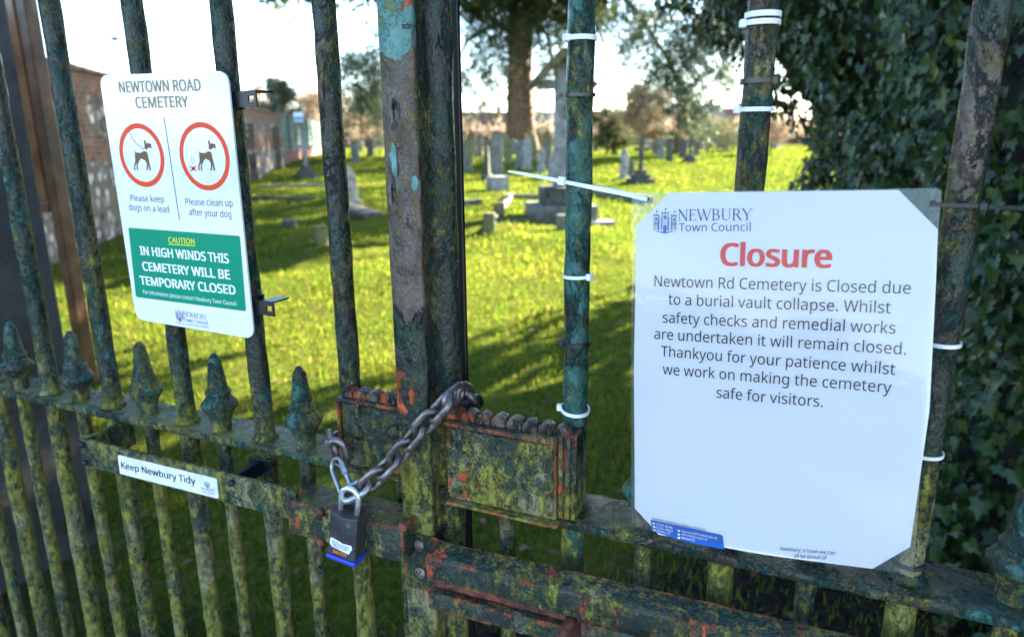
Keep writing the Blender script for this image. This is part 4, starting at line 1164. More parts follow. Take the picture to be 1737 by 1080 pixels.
def line2(bm, sh, pts, wm):
    for a, b in zip(pts, pts[1:]):
        A = np.array([a[0] * sh.W, a[1] * sh.H]); B = np.array([b[0] * sh.W, b[1] * sh.H])
        d = B - A; L = np.linalg.norm(d)
        if L < 1e-9: continue
        d /= L; n = np.array([-d[1], d[0]]) * wm / 2; e = d * wm * 0.25
        poly(bm, [((p[0]) / sh.W, p[1] / sh.H) for p in (A - e + n, A - e - n, B + e - n, B + e + n)])
_font_cache = {}
_FONT = None
try:                                            # Blender's own humanist sans where it ships one, else its default face
    import os
    _fp = os.path.join(bpy.utils.system_resource('DATAFILES', path='fonts'), 'NotoSansHebrew-Regular.woff2')
    if os.path.exists(_fp): _FONT = bpy.data.fonts.load(_fp)
except Exception:
    _FONT = None
def glyphs(txt, bold):
    key = (txt, bold)
    if key in _font_cache: return _font_cache[key]
    c = bpy.data.curves.new('tmp_text', 'FONT'); c.body = txt; c.size = 1.0; c.font = _FONT or c.font; c.resolution_u = 3; c.offset = bold; c.fill_mode = 'FRONT'
    o = bpy.data.objects.new('tmp_text', c); COL.objects.link(o)
    dg = bpy.context.evaluated_depsgraph_get(); dg.update()
    m = o.evaluated_get(dg).to_mesh()
    V = np.array([v.co[:2] for v in m.vertices]).reshape(-1, 2); F = [tuple(p.vertices) for p in m.polygons]
    o.evaluated_get(dg).to_mesh_clear()
    bpy.data.objects.remove(o); bpy.data.curves.remove(c)
    _font_cache[key] = (V, F); return V, F
CAPH = None
def text(bm, sh, txt, a, b, cap_px, hpx, bold=0.0, shear=0.0):
    """txt from pixel a to pixel b along its baseline; cap_px the height of its capitals, hpx the sheet's height there"""
    global CAPH
    if CAPH is None:
        v, _ = glyphs('H', 0.0); CAPH = v[:, 1].max()
    V, F = glyphs(txt, bold if bold <= 0.006 else 0.0)
    x0, x1 = V[:, 0].min(), V[:, 0].max()
    (u0, v0), (u1, v1) = sh.uv(*a), sh.uv(*b)
    A = np.array([u0 * sh.W, v0 * sh.H]); B = np.array([u1 * sh.W, v1 * sh.H])
    d = B - A; L = np.linalg.norm(d); d /= L; up = np.array([d[1], -d[0]])
    sx = L / (x1 - x0); sy = cap_px / hpx * sh.H / CAPH
    for k, (ox, oy) in enumerate(((0, 0), (1, 0), (-1, 0), (.7, .7), (-.7, .7), (.7, -.7), (-.7, -.7)) if bold > 0.006 else ((0, 0),)):
        vs = []
        for x, y in V:
            p = A + d * (x - x0 + ox * bold) * sx + up * (y + oy * bold * .6) * sy
            vs.append(bm.verts.new((p[0] / sh.W, p[1] / sh.H, -3e-5 * k)))
        for f in F:
            try: bm.faces.new([vs[i] for i in f])
            except ValueError: pass
SERIF = {  # strokes: x0,y0,x1,y1,width ; S: serif centre x, y, length
    'N': (1.0, [(.16, 0, .16, 1, .05), (.84, 0, .84, 1, .05), (.14, 1, .84, 0, .13)], [(.16, 0, .26), (.10, 1, .2), (.84, 1, .26)]),
    'E': (.78, [(.2, 0, .2, 1, .12), (.2, .97, .68, .97, .05), (.2, .52, .55, .52, .05), (.2, .03, .72, .03, .05), (.68, .97, .68, .84, .04), (.72, .03, .72, .18, .04), (.55, .60, .55, .43, .04)], [(.16, 0, .2), (.16, 1, .2)]),
    'W': (1.35, [(.1, 1, .42, 0, .12), (.42, 0, .68, .95, .05), (.62, 1, .95, 0, .12), (.95, 0, 1.26, 1, .05)], [(.1, 1, .24), (.6, 1, .2), (1.26, 1, .22)]),
    'B': (.85, [(.2, 0, .2, 1, .12), (.2, .97, .5, .97, .05), (.5, .97, .62, .87, .08), (.62, .87, .64, .75, .11), (.64, .75, .55, .58, .09), (.55, .58, .2, .53, .05), (.5, .54, .68, .44, .08), (.68, .44, .72, .28, .12), (.72, .28, .64, .1, .1), (.64, .1, .5, .03, .06), (.5, .03, .2, .03, .05)], [(.16, 0, .2), (.16, 1, .2)]),
    'U': (1.0, [(.2, 1, .2, .3, .12), (.2, .3, .27, .12, .11), (.27, .12, .42, .02, .08), (.42, .02, .6, .03, .06), (.6, .03, .75, .14, .05), (.75, .14, .82, .32, .05), (.82, .32, .82, 1, .05)], [(.2, 1, .28), (.82, 1, .24)]),
    'R': (.9, [(.2, 0, .2, 1, .12), (.2, .97, .5, .97, .05), (.5, .97, .64, .86, .08), (.64, .86, .66, .72, .11), (.66, .72, .56, .56, .09), (.56, .56, .2, .5, .05), (.45, .52, .82, 0, .12)], [(.2, 0, .26), (.16, 1, .2), (.84, 0, .18)]),
    'Y': (.95, [(.1, 1, .47, .45, .12), (.86, 1, .47, .45, .05), (.47, .47, .47, 0, .12)], [(.1, 1, .24), (.86, 1, .22), (.47, 0, .28)])}
def serif_text(bm, sh, txt, a, b, cap_px, hpx):
    tot = sum(SERIF[c][0] for c in txt)
    (u0, v0), (u1, v1) = sh.uv(*a), sh.uv(*b)
    A = np.array([u0 * sh.W, v0 * sh.H]); B = np.array([u1 * sh.W, v1 * sh.H]); d = (B - A); L = np.linalg.norm(d); d /= L
    up = np.array([d[1], -d[0]]); sx = L / tot; sy = cap_px / hpx * sh.H; x = 0
    Q = lambda p, q: tuple((A + d * p * sx + up * q * sy) / np.array([sh.W, sh.H]))
    for c in txt:
        adv, S, E = SERIF[c]
        for x0, y0, x1, y1, w_ in S: line2(bm, sh, [Q(x + x0, y0), Q(x + x1, y1)], w_ * sx * 1.1)
        for cx, y, l in E: line2(bm, sh, [Q(x + cx - l / 2, y), Q(x + cx + l / 2, y)], .04 * sx)
        x += adv
def castle(bms, sh, tl, tr, bl, fine=True):
    """small three towered castle emblem; bms = (line work, blue)"""
    U = lambda x, y: sh.uv(tl[0] + (tr[0] - tl[0]) * x + (bl[0] - tl[0]) * y, tl[1] + (tr[1] - tl[1]) * x + (bl[1] - tl[1]) * y)
    def rc(b, x0, y0, x1, y1): poly(b, [U(x0, y0), U(x1, y0), U(x1, y1), U(x0, y1)])
    ln, bl_ = bms
    for x0, x1, y0 in ((.02, .22, .34), (.78, .98, .34), (.36, .64, .24)):
        for k in range(3): rc(ln, x0 - .02 + k * (x1 - x0 + .04 - .055) / 2, y0 - .07, x0 - .02 + k * (x1 - x0 + .04 - .055) / 2 + .055, y0 - .02)
        rc(ln, x0 - .015, y0 - .02, x1 + .015, y0)
        rc(ln, x0, y0, x0 + .018, .88); rc(ln, x1 - .018, y0, x1, .88)
        rows = 7 if fine else 4
        for k in range(rows): rc(ln, x0, y0 + .06 + k * (.8 - y0) / rows, x1, y0 + .072 + k * (.8 - y0) / rows)
        for k in range(rows):
            for q in range(2): rc(ln, x0 + (x1 - x0) * (.3 + .4 * q + .12 * (k % 2)), y0 + .06 + k * (.8 - y0) / rows, x0 + (x1 - x0) * (.3 + .4 * q + .12 * (k % 2)) + .01, y0 + .06 + (k + 1) * (.8 - y0) / rows)
        m = (x0 + x1) / 2
        rc(ln, m - .008, y0 - .22, m + .008, y0 - .07); poly(ln, [U(m, y0 - .22), U(m + .09, y0 - .19), U(m, y0 - .15)])
    for x in (.225, .335, .635, .755): rc(bl_, x, .36, x + .035, .88)
    for x in (.09, .86): rc(bl_, x, .41, x + .06, .50); rc(bl_, x - .04, .58, x + .01, .65); rc(bl_, x + .05, .58, x + .10, .65)
    rc(bl_, .46, .30, .54, .44)
    poly(bl_, [U(.43, .95), U(.43, .74), U(.46, .69), (U(.5, .675)), U(.54, .69), U(.57, .74), U(.57, .95)])
    poly(bl_, [U(.0, .88), U(.40, .93), U(.5, .95), U(.60, .93), U(1.0, .88), U(.5, 1.0)])

ink = plain('print_black', (0.012, 0.012, 0.014), 0.45, 0.0, 0.15)
ink_grey = plain('print_grey', (0.06, 0.055, 0.055), 0.4, 0.0, 0.15)
ink_glare = plain('print_glare_washed', (0.30, 0.20, 0.12), 0.35, 0.0, 0.15)  # brown tone stands in for reflected glare washing out the dark heading
ink_red = plain('print_red', (0.66, 0.004, 0.010), 0.8, 0.0, 0.15)
ink_navy = plain('print_navy', (0.035, 0.055, 0.16), 0.45, 0.0, 0.15)
ink_blue = plain('print_blue', (0.012, 0.10, 0.42), 0.45, 0.0, 0.15)
ink_white = plain('print_white', (0.80, 0.80, 0.80), 0.45, 0.0, 0.15)
ink_green = plain('print_green', (0.004, 0.24, 0.13), 0.25, 0.0, 0.15)
ink_yellow = plain('print_yellow', (0.75, 0.80, 0.03), 0.4, 0.0, 0.15)
ink_orange = plain('print_orange_red', (0.72, 0.060, 0.022), 0.35, 0.0, 0.15)
ink_brown = plain('print_brown', (0.15, 0.085, 0.045), 0.4, 0.0, 0.15)

# ---- closure notice in its laminating pouch
def n_curl(u, v): return 0.0030 * math.sin(math.pi * u) * (0.4 + v) + 0.0020 * math.sin(5.0 * u + 2.2 * v) * math.sin(3.0 * v + .4) + 0.0006 * math.sin(13 * u - 4 * v) * math.sin(9 * v)
NS = Sheet([(1072, 326, -0.0200), (1598, 319, -0.0175), (1549, 974, -0.0560), (1071, 893, -0.0500)], n_curl)
nt = thing('closure_notice', 'laminated white closure notice with red heading tied to the right gate leaf', 'notice', NS.P(.5, .5))
def clear_mat():
    t = NT('laminate'); t.N.remove(t.p)
    tr = t.n('ShaderNodeBsdfTransparent'); tr.inputs[0].default_value = (0.95, 0.95, 0.94, 1)
    gl_ = t.n('ShaderNodeBsdfGlossy'); gl_.inputs['Roughness'].default_value = 0.06
    fr = t.n('ShaderNodeFresnel'); fr.inputs[0].default_value = 1.36
    bp = t.n('ShaderNodeBump'); bp.inputs['Strength'].default_value = 0.10; bp.inputs['Distance'].default_value = 0.004
    t.put(bp.inputs['Height'], t.noise(t.pos(), 38, 3)); t.t.links.new(bp.outputs[0], gl_.inputs['Normal'])
    mx = t.n('ShaderNodeMixShader'); t.t.links.new(fr.outputs[0], mx.inputs[0]); t.t.links.new(tr.outputs[0], mx.inputs[1]); t.t.links.new(gl_.outputs[0], mx.inputs[2])
    df = t.n('ShaderNodeBsdfDiffuse'); df.inputs[0].default_value = (0.70, 0.66, 0.58, 1)
    m2 = t.n('ShaderNodeMixShader'); m2.inputs[0].default_value = 0.03; t.t.links.new(mx.outputs[0], m2.inputs[1]); t.t.links.new(df.outputs[0], m2.inputs[2])
    t.t.links.new(m2.outputs[0], t.out.inputs[0]); return t.m
def paper_mat():
    t = NT('white_paper')
    n = t.noise(t.pos(), 9, 5, 0.6)
    pc = t.mix(t.mask(n, 0.66, 0.10), (0.76, 0.735, 0.79), (0.68, 0.665, 0.72)); t.fin(pc, 0.6, 0.2)
    tr = t.n('ShaderNodeBsdfTranslucent'); tr.inputs[0].default_value = (0.75, 0.75, 0.76, 1)
    mx = t.n('ShaderNodeMixShader'); mx.inputs[0].default_value = 0.12
    t.t.links.new(t.p.outputs[0], mx.inputs[1]); t.t.links.new(tr.outputs[0], mx.inputs[2]); t.t.links.new(mx.outputs[0], t.out.inputs[0]); return t.m
bm = bmesh.new(); px_poly(bm, NS, [(1080, 384), (1136, 327.5), (1525, 322.5), (1591, 391), (1588, 480), (1576, 700), (1544, 928), (1481, 962.5), (1300, 936), (1119, 905), (1077, 862), (1076.5, 620)])
sheet_obj('paper', NS, bm, 0.0, paper_mat(), nt, 14)
lam = clear_mat()
for off, nm in ((0.0010, 'front_film'), (-0.0006, 'back_film')):
    bm = bmesh.new(); poly(bm, rrect(NS, 0, 0, 1, 1, 0.004)); sheet_obj(nm, NS, bm, off, lam, nt, 14)
tb = bmesh.new(); tr_ = bmesh.new(); tn = bmesh.new(); tbl = bmesh.new(); tw = bmesh.new()
HN = 610
text(tr_, NS, 'Closure', (1225, 451.5), (1409.5, 456.5), 36, HN, 0.032)
for s, a, b in (('Newtown Rd Cemetery is Closed due', (1111.6, 487), (1545, 502.8)), ('to a burial vault collapse. Whilst', (1135.6, 518), (1511, 536)), ('safety checks and remedial works', (1126, 548.7), (1519, 571)),
                ('are undertaken it will remain closed.', (1111.6, 576), (1536.7, 606.7)), ('Thankyou for your patience whilst', (1123, 605.4), (1518.4, 640.7)), ('we work on making the cemetery', (1126, 635.6), (1512, 671.5)),
                ('safe for visitors.', (1217.4, 676), (1397, 694))):
    text(tb, NS, s, a, b, 18.5, HN, 0.0)
text(tb, NS, 'Newbury: a town we can', (1326.7, 929), (1419, 938), 6.2, HN, 0.0); text(tb, NS, 'all be proud of', (1350, 941), (1405, 945), 6.2, HN, 0.0)
text(tb, NS, 'Town Hall, Market Place, Newbury, RG14 5AA', (1107, 880), (1200, 898), 4.4, HN, 0.0)
serif_text(tn, NS, 'NEWBURY', (1151, 375), (1277.5, 374.5), 18.5, HN); text(tn, NS, 'Town Council', (1153, 393.4), (1274.5, 393.2), 13.5, HN, 0.0)
castle((tn, tbl), NS, (1109.5, 352), (1149.5, 353), (1109, 397))
tcp = bmesh.new(); px_poly(tcp, NS, [(1104.5, 880.5), (1226, 903), (1229.5, 905), (1232, 927), (1190, 920), (1147, 911), (1122, 903.5), (1107, 896.5)])
for s, a, b in (('01635 35486', (1114, 889), (1143, 895.5)), ('01635 40484', (1114, 894.5), (1143, 901)), ('@NewburyTC', (1115, 899.5), (1140, 905.3)), ('towncouncil@newbury.gov.uk', (1158.5, 900), (1220, 910.5)),
                ('www.newbury.gov.uk', (1158.5, 905), (1203, 913)), ('NewburyTC', (1158.5, 910.3), (1182, 915))):
    text(tw, NS, s, a, b, 4.6, HN, 0.0)
for x, y in ((1108, 884.5), (1109, 890), (1109.5, 895.5), (1152, 896), (1152, 902), (1152, 907.5)): px_poly(tw, NS, [(x, y), (x + 4, y + .8), (x + 4, y + 3.8), (x, y + 3)])
sheet_obj('black_lettering', NS, tb, 0.00040, ink, nt); sheet_obj('red_heading', NS, tr_, 0.00040, ink_red, nt); sheet_obj('navy_lettering', NS, tn, 0.00040, ink_navy, nt)
sheet_obj('blue_print', NS, tbl, 0.00036, ink_blue, nt); sheet_obj('contact_panel', NS, tcp, 0.00036, ink_blue, nt, 8); sheet_obj('white_lettering', NS, tw, 0.00055, ink_white, nt)
# punched corners: dark eyelet rings
for px, py in ((1097, 338), (1583, 346)):
    c = NS.P(*NS.uv(px, py), 0.0008); bm = bmesh.new()
    lathe(bm, [(.0016, -0.0012), (.0024, -.0012), (.0024, 0.0003), (.0016, .0003)], c=c, seg=14, axis='Y'); obj('punched_hole', bm, black_steel, nt)

# ---- cemetery sign on the left leaf
def sign_mat():
    t = NT('sign_white')
    c = t.mix(t.mask(t.noise(t.pos(), 14, 6, 0.6), 0.62, 0.1), (0.76, 0.75, 0.77), (0.66, 0.65, 0.63))
    return t.fin(c, 0.14, 0.5)
LS_ = Sheet([(168, 128, -0.0260), (385.5, 120.5, -0.0260), (431, 575, -0.0260), (231, 541, -0.0260)])
cs = thing('cemetery_sign', 'white metal cemetery rules sign with green caution panel on the left gate leaf', 'sign', LS_.P(.5, .5))
bm = bmesh.new(); poly(bm, rrect(LS_, 0, 0, 1, 1, 0.012)); sheet_obj('plate', LS_, bm, 0.0, sign_mat(), cs, 0, 0.0022, 35)
HS = 432
k_ = bmesh.new(); kf = bmesh.new(); kr = bmesh.new(); kb = bmesh.new(); kg = bmesh.new(); kw = bmesh.new(); ky = bmesh.new(); kn = bmesh.new(); kx = bmesh.new()
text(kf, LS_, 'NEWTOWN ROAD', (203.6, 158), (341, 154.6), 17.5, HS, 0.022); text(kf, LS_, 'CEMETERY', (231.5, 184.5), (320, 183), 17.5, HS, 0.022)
for s, a, b in (('Please keep', (222.5, 343), (279, 345.5)), ('dogs on a lead', (219.7, 358.5), (287.4, 362.6)), ('Please clean up', (315.5, 349.5), (395.8, 352.6)), ('after your dog', (321.6, 367), (393, 371.4))):
    text(k_, LS_, s, a, b, 11, HS, 0.0)
line2(k_, LS_, [LS_.uv(278.5, 202), LS_.uv(304.6, 375.4)], 0.0011)
px_poly(kg, LS_, [LS_ and (219.5, 388), (405, 402), (407.5, 404), (417.5, 526), (416, 528.5), (233, 504.5), (230.5, 502), (218.3, 390)])
text(ky, LS_, 'CAUTION', (287, 413.2), (331, 416), 9.5, HS, 0.010); line2(ky, LS_, [LS_.uv(286.5, 415.8), LS_.uv(331.5, 418.6)], 0.0009)
text(kw, LS_, 'IN HIGH WINDS THIS', (239.7, 433.5), (389, 448), 15.5, HS, 0.030); text(kw, LS_, 'CEMETERY WILL BE', (243.6, 459.4), (390.8, 475), 15.5, HS, 0.030)
text(kw, LS_, 'TEMPORARY CLOSED', (239.7, 483), (400.4, 500.5), 15.5, HS, 0.030); text(kw, LS_, 'For information please contact Newbury Town Council', (244, 498.6), (401.7, 519.3), 7.2, HS, 0.0)
def ring2(bm, sh, c, ro, ri, n=64):
    u, v = sh.uv(*c); O, I = [], []
    for i in range(n):
        a = 2 * math.pi * i / n
        O.append(bm.verts.new((u + ro * math.cos(a) / sh.W, v + ro * math.sin(a) / sh.H, 0))); I.append(bm.verts.new((u + ri * math.cos(a) / sh.W, v + ri * math.sin(a) / sh.H, 0)))
    for i in range(n):
        j = (i + 1) % n; bm.faces.new((O[i], O[j], I[j], I[i]))
RR = 53.5 / HS * LS_.H
ring2(kr, LS_, (240.2, 265.6), RR, RR * .835); ring2(kr, LS_, (346.4, 267.8), RR * 1.02, RR * .86)
D1 = [(265, 468), (285, 490), (310, 505), (370, 508), (410, 480), (455, 497), (470, 570), (512, 755), (490, 757), (470, 665), (464, 757), (445, 757), (450, 660), (430, 620), (372, 585), (345, 620), (322, 690), (330, 752), (312, 757), (307, 690), (314, 655), (300, 665), (288, 700), (292, 752), (273, 757), (271, 690), (290, 620), (283, 545), (284, 505)]
D2 = [(418, 446), (455, 468), (462, 440), (490, 434), (522, 450), (520, 432), (508, 425), (518, 400), (505, 378), (465, 370), (440, 372), (432, 345), (438, 325), (415, 335), (405, 350), (418, 380)]
for dx in (0, 905):
    kb = bmesh.new()
    for D in (D1, D2): px_poly(kb, LS_, [(195 + (x + dx) / 8.307, 200 + (y + (4 if dx else 0)) / 8.307) for x, y in D])
    if dx: px_poly(kb, LS_, [(195 + x / 8.307, 200 + y / 8.307) for x, y in ((1078, 755), (1088, 725), (1105, 700), (1122, 725), (1140, 755))])
    sheet_obj('dog_pictogram', LS_, kb, .00025, ink_brown, cs, 0, 0, False)
line2(k_, LS_, [LS_.uv(195 + x / 8.307, 200 + y / 8.307) for x, y in ((207, 205), (240, 290), (300, 375), (370, 430), (412, 458))], 0.0008)
Q = lambda x, y: LS_.uv(195 + x / 8.307, 200 + y / 8.307)
line2(kx, LS_, [Q(1066, 700), Q(1148, 765)], .0012); line2(kx, LS_, [Q(1145, 700), Q(1070, 765)], .0012)
for dx in (0, 26): line2(k_, LS_, [Q(1078 + dx, 535 + dx), Q(1085 + dx, 570), Q(1074 + dx, 610), Q(1092 + dx, 645), Q(1088 + dx, 680)], .0004)
castle((kn, kn), LS_, (296, 522), (309.5, 524), (299, 544.5), False)
serif_text(kn, LS_, 'NEWBURY', (311, 536), (351, 543.2), 9, HS); text(kn, LS_, 'Town Council', (312, 545), (352.5, 551.5), 7.5, HS, 0.0); text(kn, LS_, 'TOWN HALL, MARKET PLACE, NEWBURY', (298, 548), (355, 556.5), 2.6, HS)
for nm, b_, m_, of in (('grey_lettering', k_, ink_grey, .0002), ('glare_washed_heading', kf, ink_glare, .0002), ('red_ring', kr, ink_orange, .0002), ('green_panel', kg, ink_green, .0002),
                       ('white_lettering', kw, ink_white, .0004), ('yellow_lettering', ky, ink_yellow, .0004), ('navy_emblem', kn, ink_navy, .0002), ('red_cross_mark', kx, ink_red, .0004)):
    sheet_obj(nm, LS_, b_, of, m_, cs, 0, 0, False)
# clamp brackets behind it
for px, py in ((428, 168), (458, 523)):
    q = aty(px, py, -0.0175); x1 = q[0] + .0065; z = q[2]; bm = bmesh.new()
    box(bm, -0.74, q[0] - .004, -0.0190, -0.0172, z - .0080, z + .0080); box(bm, q[0] + .004, x1, -0.0190, -0.0172, z - .0085, z + .0085)
    box(bm, q[0] - .0039, q[0] + .0039, -0.0190, -0.0172, z + .003, z + .0085); box(bm, q[0] - .0039, q[0] + .0039, -0.0190, -0.0172, z - .0085, z - .003)
    box(bm, q[0] - .010, x1 + .001, -0.0171, 0.006, z + .0068, z + .0086)
    obj('clamp_bracket', bm, black_steel, cs)
    bm = bmesh.new(); lathe(bm, [(.013, -.009), (.0148, -.009), (.0148, .009), (.013, .009)], c=(-0.597, 0, z), seg=20); obj('clamp_ring', bm, black_steel, cs)
# ---- tidy label on the latch bar
KS = Sheet([(199.5, 771, -0.0638), (367, 811.5, -0.0638), (370.5, 845.5, -0.0638), (203.5, 803, -0.0638)])
ts = thing('tidy_sign', 'narrow white strip sign on the left latch bar, asking to keep things tidy', 'sign', KS.P(.5, .5))
bm = bmesh.new(); poly(bm, rrect(KS, 0, 0, 1, 1, 0.0025)); sheet_obj('plate', KS, bm, 0.0, plain('strip_white', (0.74, 0.74, 0.74), 0.3, var=0.12, scale=70), ts, 0, 0.0011, 35)
a_ = bmesh.new(); b_ = bmesh.new(); text(a_, KS, 'Keep Newbury Tidy', (206.7, 793.3), (332.5, 821.5), 11, 33, 0.012)
castle((b_, b_), KS, (346, 814), (356, 816), (347, 825.5), False); text(b_, KS, 'NEWBURY', (341.5, 829.5), (364.5, 833.5), 4, 33); text(b_, KS, 'TOWN COUNCIL', (341.5, 834), (365, 838.4), 2.6, 33)
sheet_obj('black_lettering', KS, a_, .00015, ink, ts, 0, 0, False); sheet_obj('navy_emblem', KS, b_, .00015, ink_navy, ts, 0, 0, False)

# ------------------------------------------------------------------ chain, quick link, padlock
def steel(name, col, rough, var=0.3):
    t = NT(name); P = t.pos()
    c = t.mix(t.mask(t.noise(P, 90, 6), 0.52, 0.1), tuple(v * (1 - var) for v in col), col)
    t.bump(t.noise(P, 220, 5), 0.35, 0.001); return t.fin(c, rough, 0.5, 0.75)
chain_m = steel('chain_steel', (0.26, 0.215, 0.20), 0.40, 0.5)
zinc_m = steel('zinc_steel', (0.40, 0.40, 0.40), 0.34)
bright_m = steel('shackle_steel', (0.80, 0.78, 0.74), 0.16, 0.1)
def stadium(c, t, u, half_l, half_w, n=10):
    t, u = Vector(t).normalized(), Vector(u).normalized(); c = Vector(c); s = half_l - half_w; o = []
    for i in range(n + 1):
        a = -math.pi / 2 + math.pi * i / n; o.append(c + t * (s + half_w * math.cos(a)) + u * (half_w * math.sin(a)))
    for i in range(n + 1):
        a = math.pi / 2 + math.pi * i / n; o.append(c + t * (-s + half_w * math.cos(a)) + u * (half_w * math.sin(a)))
    return o
CP = [aty(806, 690, 0.030), aty(797, 672, 0.0), aty(780, 664, -0.022), aty(756, 682, -0.047), aty(716, 724, -0.051), aty(670, 778, -0.056), aty(628, 818, -0.066), aty(598, 834, -0.074)]
CP = [Vector(p) for p in CP]
seg_l = [(b - a).length for a, b in zip(CP, CP[1:])]; TL_ = sum(seg_l)
def along(s):
    for a, b, l in zip(CP, CP[1:], seg_l):
        if s <= l: return a + (b - a) * (s / l)
        s -= l
    return CP[-1]
ch = thing('chain', 'heavy dark steel chain looped over the central gate strip', 'chain', CP[4])
PIT = 0.0222; nl = int(TL_ / PIT)
for i in range(nl + 1):
    s = TL_ - 0.004 - i * PIT
    if s < 0.004: break
    c = along(s); t = (along(min(TL_, s + .008)) - along(max(0, s - .008))).normalized()
    nrm = Vector((0.25, -1, 0.12)); nrm = (nrm - t * nrm.dot(t)).normalized(); side = t.cross(nrm)
    a = R_(38) if i % 2 else R_(-52)
    bm = bmesh.new(); tube(bm, stadium(c, t, side * math.cos(a) + nrm * math.sin(a), 0.0153, 0.0086), 0.0036, 12, closed=True)
    obj('link', bm, zinc_m if i == 0 else chain_m, ch, smooth=True)
for j, (px, py, y, tt, uu) in enumerate([(574, 768, -.050, (0.05, 0.15, -1), (1, .3, 0)), (565, 752, -.040, (-.75, .62, .35), (.1, -.4, 1)), (580, 742, -.020, (0.35, 0.9, 0.1), (1, 0, -.3)), (592, 742, .010, (.3, 1, 0), (0, .1, 1))]):
    bm = bmesh.new(); tube(bm, stadium(aty(px, py, y), tt, uu, 0.0153, 0.0086), 0.0036, 12, closed=True); obj('link', bm, chain_m, ch, smooth=True)
q0, q1 = Vector(aty(567, 779, -.052)), Vector(aty(590, 838, -.070))
ql = thing('quick_link', 'shiny oval steel quick link above the padlock', 'link', (q0 + q1) / 2)
qd = (q1 - q0).normalized(); qs = Vector((1, -.25, .30)); qs = (qs - qd * qs.dot(qd)).normalized(); qc = (q0 + q1) / 2; qh = (q1 - q0).length / 2
bm = bmesh.new(); tube(bm, stadium(qc, qd, qs, qh, 0.0095), 0.0026, 12, closed=True); obj('loop', bm, zinc_m, ql, smooth=True)
bm = bmesh.new(); e0 = qc + qs * .0095 - qd * .011; tube(bm, [e0, e0 + qd * .0005, e0 + qd * .0135, e0 + qd * .014], [.0034, .0044, .0044, .0034], 6); obj('sleeve_nut', bm, zinc_m, ql, smooth=False)
# padlock
PM = Matrix.Translation(Vector((-0.4155, -0.0795, 1.1325))) @ Matrix.Rotation(R_(8.5), 4, 'Y') @ Matrix.Rotation(R_(4), 4, 'Z')
pl = thing('padlock', 'black padlock with blue base band hanging from the chain', 'padlock', PM.translation)
bw, bd, bh = 0.0160, 0.0102, 0.0515
bm = bmesh.new()
arc = [(bw - .0005, 0), (bw * .55, -.0030), (bw * .1, -.0044), (-bw * .4, -.0036), (-bw + .0005, 0)]
prism(bm, [(-bw, -bh), (bw, -bh)] + [(bw, -.0003)] + arc[1:-1] + [(-bw, -.0003)], lambda x, z: PM @ Vector((x, -bd, z)), lambda x, z: PM @ Vector((x, bd, z + (.0 if abs(x) > bw * .9 else .003))), 0.0009)
blk = plain('padlock_black', (0.036, 0.032, 0.032), 0.40, var=0.3, scale=60, bump=0.25)
bo = obj('body', bm, blk, pl)
bm = bmesh.new()
box(bm, -bw - .0016, bw + .0016, -bd - .0014, bd + .0014, -bh - .0055, -bh - .0002, .0022, 3, M=PM); obj('base_band', bm, plain('band_blue', (0.02, 0.045, 0.42), 0.35), pl, smooth=True)
bm = bmesh.new(); box(bm, -bw + .001, bw - .001, -bd + .001, bd - .001, -bh - .0078, -bh - .0057, .001, M=PM); obj('base', bm, blk, pl)
bm = bmesh.new(); tube(bm, [PM @ Vector(p) for p in [(-.0098, 0, -.004), (-.0098, 0, .0155)] + [(-.0098 * math.cos(a), 0, .0155 + .0098 * math.sin(a)) for a in np.linspace(.25, math.pi - .25, 9)] + [(.0098, 0, .0155), (.0098, 0, -.004)]], 0.0031, 12)
obj('shackle', bm, bright_m, pl, smooth=True)
bm = bmesh.new(); c = PM @ Vector((.0065, -bd - .0001, -.0105)); lathe(bm, [(.0025, -.001), (.0025, .0004), (.0016, .0004), (.0014, -.0004)], c=c, seg=14, axis='Y'); obj('pin', bm, zinc_m, bo)
def padpoly(bm, pts, d): bm.faces.new([bm.verts.new(PM @ Vector((x, -bd - d, z))) for x, z in pts])
def loc_pad(px, py):
    p = PM.inverted() @ Vector(aty(px, py, -.0905)); return (p.x, p.z)
bm = bmesh.new(); padpoly(bm, [(-.0140, -.0320), (-.012, -.0305), (-.001, -.0325), (0.0, -.0335), (.0115, -.0325), (.0125, -.0365), (.009, -.0438), (-.0112, -.0415), (-.0140, -.0380)], .0003)
obj('paper_sticker', bm, plain('sticker_white', (0.72, 0.72, 0.74), 0.5, var=0.1, scale=90), bo, smooth=False)
bm = bmesh.new()
for i, (x0, x1) in enumerate([(-.011, -.004), (-.011, .008), (-.010, .009), (-.0105, .007), (-.009, .006)]):
    z = -.0335 - i * .0016; x = x0
    while x < x1:
        l = prng.uniform(.0010, .0026); padpoly(bm, [(x, z), (min(x1, x + l), z - .0001), (min(x1, x + l), z - .0008), (x, z - .0007)], .0005); x += l + .0006
obj('small_print', bm, ink_grey, bo, smooth=False)
V, F = glyphs('SQUIRE', 0.02); sx = .0165 / (V[:, 0].max() - V[:, 0].min()); bm = bmesh.new()
vs = [bm.verts.new(PM @ Vector((.0065 - (x - V[:, 0].min()) * sx, -bd - .0003, -.0445 - y * sx * 1.05))) for x, y in V]
for f in F:
    try: bm.faces.new([vs[i] for i in f])
    except ValueError: pass
obj('orange_lettering', bm, plain('print_orange', (0.70, 0.26, 0.03), 0.4), bo, smooth=False)

